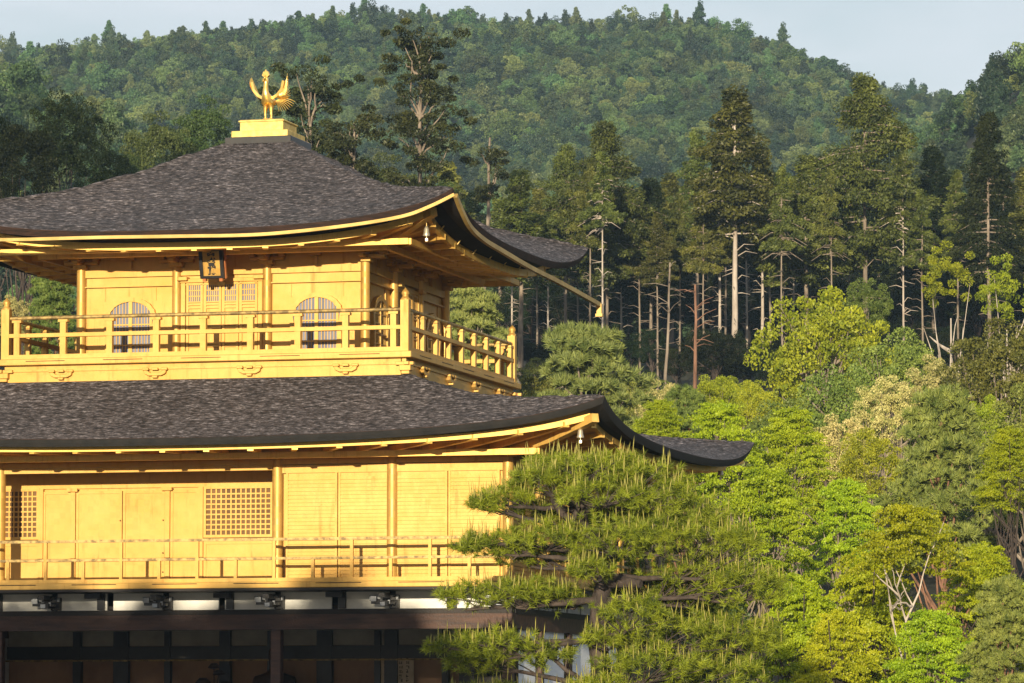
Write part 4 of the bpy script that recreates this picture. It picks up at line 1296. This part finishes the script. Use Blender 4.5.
MP['maple'] = [make_maple(s, L['maple'], L['bark_dark']) for s in (71, 72)]
MP['green'] = [make_maple(s, L['maple_green'], L['bark'], nl=210) for s in (75, 76)]
MP['pale_trunk'] = [make_maple(79, L['maple'], L['bark_pale'], nl=90, low=.62, tr_r=.5, nf=3, tw=11)]
PN = [make_pine(s, L['pine_far'], L['bark_red'], npad=40, tuft=60, nd=26, shoots=.25) for s in (81, 82)]
PP = [make_pine(s, L['pine_pale'], L['bark'], npad=44, tuft=56, nd=26, shoots=.2, flat=.26, base=.3) for s in (84, 85)]
SG = [make_sugi(s, L['sugi'], L['bark'], base=.48, nb=110, rough=.5) for s in (91, 92)]
SGB = [make_sugi(s, L['sugi'], L['bark_pale'], base=.54, nb=90, trunk_r=.2, rough=.5) for s in (95, 96)]
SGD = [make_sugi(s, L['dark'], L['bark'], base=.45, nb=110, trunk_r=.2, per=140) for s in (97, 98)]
SGW = [make_sugi(s, L['sugi'], L['bark'], H=16, Rr=3.6, base=.40, nb=120, per=150, rough=.55, profile=lambda f: (1 - f ** 2.4) * (.6 + .4 * min(1, f * 4)) + .05) for s in (101, 102)]
HF = [make_broadleaf(s, L[m_], L['bark_dark'], H=7, Rr=3.2, crown0=.15, nclump=44, per=110, ln=.30, wd=.20, clump=c_) for s, m_, c_ in ((111, 'hill', .24), (112, 'hill_dark', .2), (113, 'hill', .2), (114, 'hill_light', .24), (115, 'hill', .22), (116, 'hill_dark', .24))]
HC = [make_sugi(s, L[m_], L['bark_dark'], H=7.5, Rr=2.4, base=.15, nb=60, per=50, stubs=0, leaf=1.8, rough=.6, droop=.1) for s, m_ in ((121, 'hill'), (122, 'hill_dark'))]
def make_ridge_pine(seed):
    """far red pine: thin trunk, a few flat cloud-like tufts"""
    rs = np.random.RandomState(seed); H = 11.0
    tr = wander(rs, (0, 0, -1), (rs.uniform(-.8, .8), 0, H * .95), 8, .09); lines = [(tr, list(np.linspace(.17, .05, 8)))]
    cen, rad = [], []
    for i in range(9):
        k = tr[rs.randint(4, 8)]; a = rs.rand() * 6.28; d = rs.uniform(.2, 1.7)
        c = np.array([k[0] + math.cos(a) * d, k[1] + math.sin(a) * d, k[2] + rs.uniform(-.2, .5)]); cen.append(c)
        r_ = rs.uniform(.5, .95); rad.append((r_, r_, r_ * .55)); lines.append(([k, (k + c) / 2 + .1, c], [.05, .04, .02]))
    v, q = clump_leaves(rs, cen, rad, 90, .34, .2)
    return tubes_mesh('trunk', lines, L['bark'], 5), np_mesh('crown', v, q, [L['dark' if seed % 2 else 'hill']])
RP = [make_ridge_pine(s) for s in (131, 132, 133, 134)]

# ---- lower right: maples and pines near the pavilion
g_m = None
T_ = [
 # name, lib, H0,R0, px, top, d, halfw, label
 ('maple_tree', MP['pale_trunk'], 6, 3, 905, 506, 97.5, 70, 'yellow maple in small tiers above a forked whitish trunk'),
 ('maple_tree', MP['maple'], 6, 3, 866, 556, 103, 80, 'yellow green maple of flat tiers below the forked whitish trunk'),
 ('maple_tree', MP['maple'], 6, 3, 985, 545, 101, 62, 'yellow maple with flat tiers at the lower right edge of the grove'),
 ('maple_tree', MP['maple'], 6, 3, 800, 580, 97, 66, 'low yellow maple beside the right side of the garden pine'),
 ('maple_tree', MP['green'], 6, 3, 765, 468, 112, 68, 'bright green maple rising behind the tip of the lower roof'),
 ('maple_tree', MP['green'], 6, 3, 845, 480, 116, 52, 'bright green maple between the roof tip maple and the grey green pine'),
 ('maple_tree', MP['green'], 6, 3, 722, 402, 128, 58, 'tall light green maple directly above the lower roof tip'),
 ('maple_tree', MP['green'], 6, 3, 792, 408, 131, 52, 'light green maple up the slope to the right of the roof tip'),
 ('maple_tree', MP['maple'], 6, 3, 1010, 428, 118, 42, 'yellow green maple cut by the frame beside the grey green pine'),
 ('maple_tree', MP['green'], 6, 3, 660, 400, 126, 40, 'light green maple behind the hip of the lower roof'),
 ('maple_tree', MP['green'], 6, 3, 930, 610, 96, 60, 'dim low green maple at the bottom under the yellow maples'),
 ('pine_tree', PN, 8, 2.8, 938, 398, 124, 74, 'big grey green pine with an orange brown trunk among the maples'),
 ('pine_tree', PN, 8, 2.8, 1000, 585, 93, 52, 'dark low pine in the bottom right corner'),
 ('pine_tree', PP, 8, 2.8, 596, 333, 150, 92, 'pale green spreading pine behind the right end of the upper balcony'),
 ('pine_tree', PP, 8, 2.8, 476, 294, 145, 58, 'yellow tipped pine seen between the upper wall and the balcony rail'),
 ('pine_tree', PN, 8, 2.8, 690, 392, 140, 46, 'shadowy green pine between the cream bush and the maples'),
 ('pine_tree', PN, 8, 2.8, 48, 272, 140, 40, 'green pine seen under the left end of the upper eave'),
 ('flowering_bush', BL['cream'], 8, 3, 12, 292, 132, 22, 'cream coloured bush under the left end of the upper eave'),
 ('flowering_bush', BL['cream'], 8, 3, 662, 374, 172, 34, 'cream yellow bush at the foot of the bare grey trunks'),
 ('leafy_bush', BL['fresh'], 8, 3, 717, 370, 168, 28, 'bright yellow green bush right of the cream yellow bush'),
 ('leafy_bush', BL['fresh'], 8, 3, 752, 378, 176, 24, 'small yellow green bush below the tallest pale trunk'),
 ('broadleaf_tree', BL['fresh'], 8, 3, 826, 280, 190, 68, 'glowing yellow green domed tree in front of the cedar grove'),
 ('broadleaf_tree', BL['olive'], 8, 3, 868, 276, 196, 28, 'small olive crown at the right shoulder of the domed tree'),
 ('broadleaf_tree', BL['sparse'], 8, 3, 950, 236, 185, 36, 'open yellow green tree with gaps and pale limbs'),
 ('broadleaf_tree', BL['sparse'], 8, 3, 1008, 250, 180, 36, 'open light green tree cut by the right edge of the picture'),
 ('broadleaf_tree', BL['olive'], 8, 3, 900, 322, 180, 52, 'mid green rounded tree under the open yellow green tree'),
 ('broadleaf_tree', BL['olive'], 8, 3, 845, 362, 165, 56, 'olive rounded tree below the glowing domed tree'),
 ('broadleaf_tree', BL['olive'], 8, 3, 782, 392, 158, 52, 'olive tree left of centre on the slope above the maples'),
 ('broadleaf_tree', BL['cream'], 8, 3, 942, 350, 165, 42, 'cream flowering tree right of the olive rounded tree'),
 ('broadleaf_tree', BL['cream'], 8, 3, 884, 372, 156, 36, 'smaller cream flowering tree at the left of the larger one'),
 ('broadleaf_tree', BL['cream'], 8, 3, 838, 408, 146, 40, 'pale cream tree just above the bright green maples'),
 ('broadleaf_tree', BL['olive'], 8, 3, 1000, 312, 162, 56, 'grey olive tree with thin pale branches near the right edge'),
 ('broadleaf_tree', BL['olive'], 8, 3, 1030, 380, 138, 52, 'dull olive tree above the maple cut by the frame'),
 ('broadleaf_tree', BL['fresh'], 8, 3, 868, 424, 140, 36, 'yellowish bush left of the grey green pine'),
 ('broadleaf_tree', BL['fresh'], 8, 3, 985, 392, 142, 34, 'yellow tinged bush right behind the grey green pine'),
 ('broadleaf_tree', BL['mid'], 8, 3, 700, 566, 98, 56, 'deep green bushy tree partly hidden behind the garden pine'),
 ('maple_tree', MP['maple'], 6, 3, 836, 612, 95, 56, 'low yellow green maple at the bottom edge below the flat tiered maple'),
 ('broadleaf_tree', BL['olive'], 8, 3, 540, 372, 150, 40, 'dull green tree peeping above the lower roof by the balcony'),
]
for t in T_: plant(t[0], t[1], t[2], t[3], *t[4:9], cat='bush' if 'bush' in t[0] else 'tree')

# ---- cedar grove
C_ = [
 ('cedar_tree', SGW, 3.6, 606, 128, 250, 50, 'broad pointed cedar in the middle of the grove'),
 ('cedar_tree', SGB, 2.6, 735, 92, 246, 54, 'tall cedar with a long smooth pale trunk'),
 ('cedar_tree', SGW, 3.6, 868, 82, 252, 58, 'largest cedar with a wide olive crown on the right'),
 ('cedar_tree', SGD, 2.6, 992, 118, 240, 38, 'dark cedar standing near the right edge of the picture'),
 ('cedar_tree', SGW, 3.6, 566, 150, 258, 36, 'round topped dark cedar left of the broad pointed cedar'),
 ('cedar_tree', SGD, 2.6, 652, 182, 256, 36, 'dark cedar in the shade right of the broad pointed cedar'),
 ('cedar_tree', SG, 2.6, 698, 132, 268, 30, 'narrow cedar just left of the pale trunked cedar'),
 ('cedar_tree', SG, 2.6, 808, 158, 250, 40, 'smaller cedar between the pale trunked and the largest cedar'),
 ('cedar_tree', SG, 2.6, 520, 172, 240, 42, 'light green cedar above the far tip of the upper roof'),
 ('cedar_tree', SGD, 2.6, 935, 150, 262, 36, 'dark cedar behind the open yellow green tree'),
 ('cedar_tree', SG, 2.6, 1030, 170, 246, 40, 'cedar cut by the right edge of the picture'),
 ('cedar_tree', SG, 2.6, 447, 165, 236, 36, 'light cedar rising behind the corner of the upper roof'),
 ('cedar_tree', SGB, 2.6, 763, 150, 254, 30, 'slim cedar with a pale trunk right of the tallest pale trunk'),
 ('cedar_tree', SGB, 2.6, 720, 160, 250, 28, 'slim cedar with a thin pale trunk left of the tallest pale trunk'),
]
for t in C_: plant(t[0], t[1], 16, t[2], *t[3:8])
for i, (px, top, d) in enumerate([(540, 190, 280), (590, 200, 285), (630, 190, 290), (672, 175, 282), (712, 190, 290), (750, 185, 292), (785, 175, 286), (830, 180, 288), (880, 170, 292), (915, 180, 285), (955, 175, 290), (1005, 170, 286), (500, 200, 286), (470, 195, 290),
        (555, 215, 300), (610, 215, 305), (650, 210, 306), (690, 205, 300), (735, 210, 308), (770, 205, 303), (815, 205, 306), (855, 205, 300), (900, 205, 306), (975, 200, 303), (1020, 195, 300)]):
    plant('cedar_tree', SGD if i % 3 else SG, 16, 2.6, px, top, d, 36, 'dark cedar deep inside the grove behind the front row', 'tree', 'cedars deep in the grove')
# low evergreens that close the view under the cedars; shade put into dark leaves
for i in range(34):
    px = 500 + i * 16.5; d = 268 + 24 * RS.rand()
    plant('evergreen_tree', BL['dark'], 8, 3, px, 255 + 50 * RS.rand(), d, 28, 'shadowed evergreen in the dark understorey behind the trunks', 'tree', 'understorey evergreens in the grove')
# bare trunks
def bare_trunk(px, top, bot, d, w, m_, label, seed):
    rs = np.random.RandomState(seed); x = at(px, d); g = gz(x, d); H = zt(top, d) - g
    r = empty('bare_tree', (x, d, g), 0); tag(r, label, 'tree')
    ln = wander(rs, (0, 0, -.5), (rs.uniform(-.3, .3), 0, H), 9, .03)
    lines = []
    for i in range(14):
        z = H * rs.uniform(.45, .97); k = ln[int(z / H * 8)]; a = rs.rand() * 6.28; l_ = rs.uniform(.4, 1.6)
        e = np.array([k[0] + math.cos(a) * l_, k[1] + math.sin(a) * l_, z + rs.uniform(-.2, .7)])
        lines.append(([np.array([k[0], k[1], z]), (np.array([k[0], k[1], z]) + e) / 2 + np.array([0, 0, .1]), e], [w * .3, w * .2, .012]))
    link('trunk', tubes_mesh('trunk', [(ln, list(np.linspace(w, w * .45, 9)))], m_, 8), r)
    link('dead_branches', tubes_mesh('dead_branches', lines, m_, 5), r)
bare_trunk(697, 285, 370, 226, .12, L['bark_red'], 'short bare reddish trunk left of the thin pale trunks', 1)
bare_trunk(664, 262, 365, 236, .10, L['bark'], 'dim bare trunk in the dark gap of the grove', 6)
SLIM = [make_sugi(s, L['sugi'], bk, H=16, Rr=1.9, base=b, nb=60, trunk_r=.13, stubs=22, rough=.5) for s, bk, b in ((141, L['bark_pale'], .64), (142, L['bark'], .58), (143, L['bark'], .62))]
for i, (px, top, d) in enumerate([(590, 165, 244), (567, 190, 250), (537, 200, 252), (603, 150, 242), (784, 165, 243), (772, 175, 262), (795, 190, 258), (705, 190, 246), (680, 195, 252), (640, 200, 250), (622, 205, 256), (832, 170, 246), (905, 150, 250), (924, 190, 248), (960, 170, 250), (548, 215, 246), (512, 205, 244), (726, 175, 264), (748, 190, 262), (658, 215, 244), (850, 190, 258), (578, 205, 262)]):
    plant('cedar_tree', SLIM, 16, 1.9, px, top, d, 20, 'slim straight cedar with a long bare trunk at the edge of the grove', 'tree', 'slim cedars along the edge of the grove')
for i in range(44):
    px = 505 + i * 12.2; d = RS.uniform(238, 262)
    plant('bush', BL['dark'], 8, 3, px, RS.uniform(318, 350), d, 20, 'dark bush in the shade at the foot of the cedars', 'bush', 'shaded bushes under the cedars')  # leaf colour kept near black in place of shade

# ---- left: trees above the roof
def tall_pine(px, top, bot, d, label, seed, halfw, clumps=26):
    rs = np.random.RandomState(seed); x = at(px, d); g = gz(x, d); H = zt(top, d) - g; s_ = d / F_PX
    r = empty('pine_tree', (x, d, g), 0); tag(r, label, 'tree')
    tr = wander(rs, (0, 0, -.5), (.2, 0, H * .97), 12, .07); lines = [(tr, list(np.linspace(.21, .05, 12)))]
    cen, rad = [], []
    for i in range(clumps):
        f = .42 + .58 * (i + rs.rand()) / clumps
        k = tr[min(11, int(f * 11))]
        a = rs.rand() * 6.28; dd = halfw * s_ * rs.uniform(.15, 1.0) * (1.15 - .55 * (f - .42) / .58)
        c = np.array([k[0] + math.cos(a) * dd, k[1] + math.sin(a) * dd, H * f + rs.uniform(-.3, .3)])
        r_ = rs.uniform(.36, .66); cen.append(c); rad.append((r_, r_, r_ * .6))
        lines.append((wander(rs, tr[max(2, min(11, int(f * 11)))], c, 6, .09), list(np.linspace(.06, .015, 6))))
        for q in range(3):
            c2 = c + rs.normal(size=3) * np.array([.7, .7, .3]); r2 = r_ * .65; cen.append(c2); rad.append((r2, r2, r2 * .6))
    v, q = clump_leaves(rs, cen, rad, 170, .17, .07)
    link('trunk', tubes_mesh('trunk', lines, L['bark'], 7), r)
    link('crown', np_mesh('crown', v, q, [L['tuft']]), r)
tall_pine(416, 20, 190, 196, 'tall open pine with pale limbs behind the upper roof', 3, 44, 46)
tall_pine(303, 66, 150, 190, 'dark pine rising to the right of the phoenix statue', 4, 26, 40)
tall_pine(352, 112, 170, 185, 'low dark pine between the statue pine and the tall open pine', 5, 34, 34)
tall_pine(482, 132, 175, 222, 'small tufted pine crown above the slender bare trunk', 6, 17, 12)
for px, top, d, hw, lb in [(18, 112, 178, 44, 'dark evergreen cut by the left edge above the roof'), (62, 84, 186, 42, 'tallest dark evergreen in the shaded clump at the left'), (102, 138, 176, 30, 'dark evergreen at the right end of the shaded clump'), (-24, 96, 184, 46, 'dark evergreen leaning into the frame at far left'),
        (140, 176, 170, 28, 'dark low evergreen touching the slope of the upper roof')]:
    plant('evergreen_tree', BL['dark'], 8, 3, px, top, d, hw, lb)
for px, top, d, hw, lib, lb in [(155, 108, 215, 40, 'mid', 'deep green leafy tree right of the shaded evergreen clump'), (205, 92, 232, 36, 'mid', 'green leafy tree left of the phoenix statue'), (185, 140, 205, 34, 'dark', 'deep green tree just above the roof slope left of the statue'),
        (232, 132, 210, 26, 'dark', 'deep green tree close to the pedestal'), (128, 152, 198, 26, 'mid', 'small green tree over the left roof slope'), (385, 150, 212, 40, 'mid', 'green leafy tree at the foot of the tall open pine'), (345, 150, 205, 34, 'mid', 'green leafy tree over the right roof slope'), (440, 175, 215, 30, 'mid', 'green bushy tree at the upper roof corner')]:
    plant('broadleaf_tree', BL[lib], 8, 3, px, top, d, hw, lb)

# ---- evergreens added outside the frame: they keep the low sun off the ground floor
SH = [make_broadleaf(s, L['dark'], L['bark_dark'], per=260, nclump=90, clump=.2, ln=.2, wd=.12) for s in (53, 54)]
for i in range(12):
    x = -10.9 - 1.15 * i; y = 26 + (i * 2.3) % 4.2; g = gz(x, y) - .1
    place('unseen_shade_tree', SH[i % 2], (x, y, g), .95, (12.33 - .132 * (y - 27) - g) / 8, i * 1.3, 'unseen evergreen tree added left of the view to shade the ground floor', 'tree', 'unseen evergreens added for shade')
# ---- slope filling
for i in range(46):
    px = 520 + 530 * RS.rand(); d = 128 + 112 * RS.rand()
    x = at(px, d); g = gz(x, d); H = RS.uniform(2.5, 4.5)
    lib = BL[['olive', 'dark', 'olive', 'fresh'][i % 4]]
    place('bush', lib[i % len(lib)], (x, d, g), H / 8 * 1.15, H / 8, RS.rand() * 6.28, 'low bush filling the wooded slope between the taller trees', 'bush', 'low bushes on the slope')
# near hills left and right: countable trees
n = 0
for side, cnt in ((-1, 95), (1, 70)):
    for i in range(cnt):
        if side < 0: px = RS.uniform(-60, 340); d = RS.uniform(290, 520)
        else: px = RS.uniform(800, 1070); d = RS.uniform(320, 540)
        x = at(px, d); g = gz(x, d); H = RS.uniform(3.8, 7)
        con = RS.rand() < .12
        lib, H0 = (HC, 7.5) if con else (HF, 7)
        place('hillside_tree', lib[RS.randint(len(lib))], (x, d, g - .3), H / 8 * RS.uniform(.8, 1.0), H / H0, RS.rand() * 6.28,
              'tree on the nearer wooded hill at the left' if side < 0 else 'tree on the nearer wooded hill at the right', 'tree', 'trees on the left hill' if side < 0 else 'trees on the right hill')
# trees that stand out along the skyline
SK = [(HC[0], 7.5), (HF[5], 7), (RP[2], 11), (HF[1], 7), (HC[1], 7.5), (RP[1], 11)]
for i in range(96):
    px = -10 + 880 * (i + RS.rand() * .8) / 96; d = RS.uniform(938, 962)
    x = at(px, d); lib, H0 = SK[RS.randint(6)]
    H = RS.uniform(3.8, 6.0) * (1.22 if 600 < px < 830 else 1)
    place('skyline_tree', lib, (x, d, gz(x, d) - .4), H / H0 * RS.uniform(.8, 1.15), H / H0, RS.rand() * 6.28, 'small tree standing out along the far skyline', 'tree', 'trees along the skyline')
for i in range(30):
    px = 840 + 200 * (i + RS.rand() * .8) / 30; d = RS.uniform(505, 535)
    x = at(px, d); lib, H0 = SK[RS.randint(6)]; H = RS.uniform(3.2, 5.0)
    place('skyline_tree', lib, (x, d, gz(x, d) - .4), H / H0 * RS.uniform(.8, 1.1), H / H0, RS.rand() * 6.28, 'small tree on the crest of the right hill', 'tree', 'trees on the right crest')

# ---- the far forest: one mass over the hill
def far_forest():
    src = bpy.data.collections.new('forest_sources')
    for i, (tr, cr) in enumerate(HF + HC):
        o = bpy.data.objects.new('forest_source', cr); src.objects.link(o)
    rs = np.random.RandomState(9); P, Sx, Sz, Rz = [], [], [], []
    y = 300.0
    while y < 985:
        sp = 3.1 if y > 560 else 4.0
        half = y * .135 + 45
        xs = np.arange(-half, half, sp)
        for x in xs + rs.uniform(-1.5, 1.5, len(xs)):
            yy_ = y + rs.uniform(-2.2, 2.2)
            P.append((x, yy_, gz(x, yy_) - .4)); q = rs.uniform(.36, .80) * (1.3 if rs.rand() < .1 else 1); Sx.append(q * rs.uniform(.85, 1.2)); Sz.append(q * rs.uniform(.85, 1.35)); Rz.append(rs.rand() * 6.28)
        y += sp * 1.05 if y > 560 else sp * 1.3
    y = 112.0
    while y < 300:                                     # the wood goes on to both sides of the view
        for sg in (-1, 1):
            for x in sg * np.arange(y * .125 + 4, y * .125 + 60, 3.6):
                xx, yy_ = x + rs.uniform(-1.5, 1.5), y + rs.uniform(-1.8, 1.8)
                P.append((xx, yy_, gz(xx, yy_) - .4)); q = rs.uniform(.7, 1.25); Sx.append(q); Sz.append(q * rs.uniform(.9, 1.4)); Rz.append(rs.rand() * 6.28)
        y += 4.2
    me = bpy.data.meshes.new('forest'); me.from_pydata(P, [], [])
    a = me.attributes.new('sc', 'FLOAT_VECTOR', 'POINT'); a.data.foreach_set('vector', np.stack([Sx, Sx, Sz], 1).astype(np.float32).ravel())
    b = me.attributes.new('rt', 'FLOAT_VECTOR', 'POINT'); b.data.foreach_set('vector', np.stack([np.zeros(len(Rz)), np.zeros(len(Rz)), Rz], 1).astype(np.float32).ravel())
    o = link('forest', me); tag(o, 'dense mixed forest covering the far hillside', 'forest', kind='stuff')
    ng = bpy.data.node_groups.new('scatter', 'GeometryNodeTree')
    ng.interface.new_socket('Geometry', in_out='INPUT', socket_type='NodeSocketGeometry')
    ng.interface.new_socket('Geometry', in_out='OUTPUT', socket_type='NodeSocketGeometry')
    n, l = ng.nodes, ng.links
    gi, go = n.new('NodeGroupInput'), n.new('NodeGroupOutput')
    ci = n.new('GeometryNodeCollectionInfo'); ci.inputs[0].default_value = src
    ci.inputs['Separate Children'].default_value = True; ci.inputs['Reset Children'].default_value = True
    ip = n.new('GeometryNodeInstanceOnPoints'); ip.inputs['Pick Instance'].default_value = True
    ri = n.new('FunctionNodeRandomValue'); ri.data_type = 'INT'
    for s_ in ri.inputs:
        if s_.type == 'INT' and s_.name == 'Min': s_.default_value = 0
        if s_.type == 'INT' and s_.name == 'Max': s_.default_value = len(HF) + 1
    na = n.new('GeometryNodeInputNamedAttribute'); na.data_type = 'FLOAT_VECTOR'; na.inputs[0].default_value = 'sc'
    nb_ = n.new('GeometryNodeInputNamedAttribute'); nb_.data_type = 'FLOAT_VECTOR'; nb_.inputs[0].default_value = 'rt'
    l.new(gi.outputs[0], ip.inputs['Points']); l.new(ci.outputs[0], ip.inputs['Instance'])
    l.new([s_ for s_ in ri.outputs if s_.type == 'INT'][0], ip.inputs['Instance Index'])
    l.new(nb_.outputs[0], ip.inputs['Rotation']); l.new(na.outputs[0], ip.inputs['Scale'])
    l.new(ip.outputs[0], go.inputs[0])
    md = o.modifiers.new('scatter', 'NODES'); md.node_group = ng
    print('forest points', len(P))
far_forest()

# ------------------------------------------------------------------ haze
if HAZE_DENSITY:
    hz = MB().box(-905, 905, -405, 1505, -2.5, 200).build('haze', None if False else [])
    m, n, l, o = mat('haze_air')
    pv = n.new('ShaderNodeVolumePrincipled')
    pv.inputs['Color'].default_value = (.50, .74, 1.0, 1)
    pv.inputs['Density'].default_value = HAZE_DENSITY
    pv.inputs['Anisotropy'].default_value = .0
    l.new(pv.outputs[0], o.inputs['Volume'])
    hz.data.materials.append(m)
    tag(hz, kind='stuff')
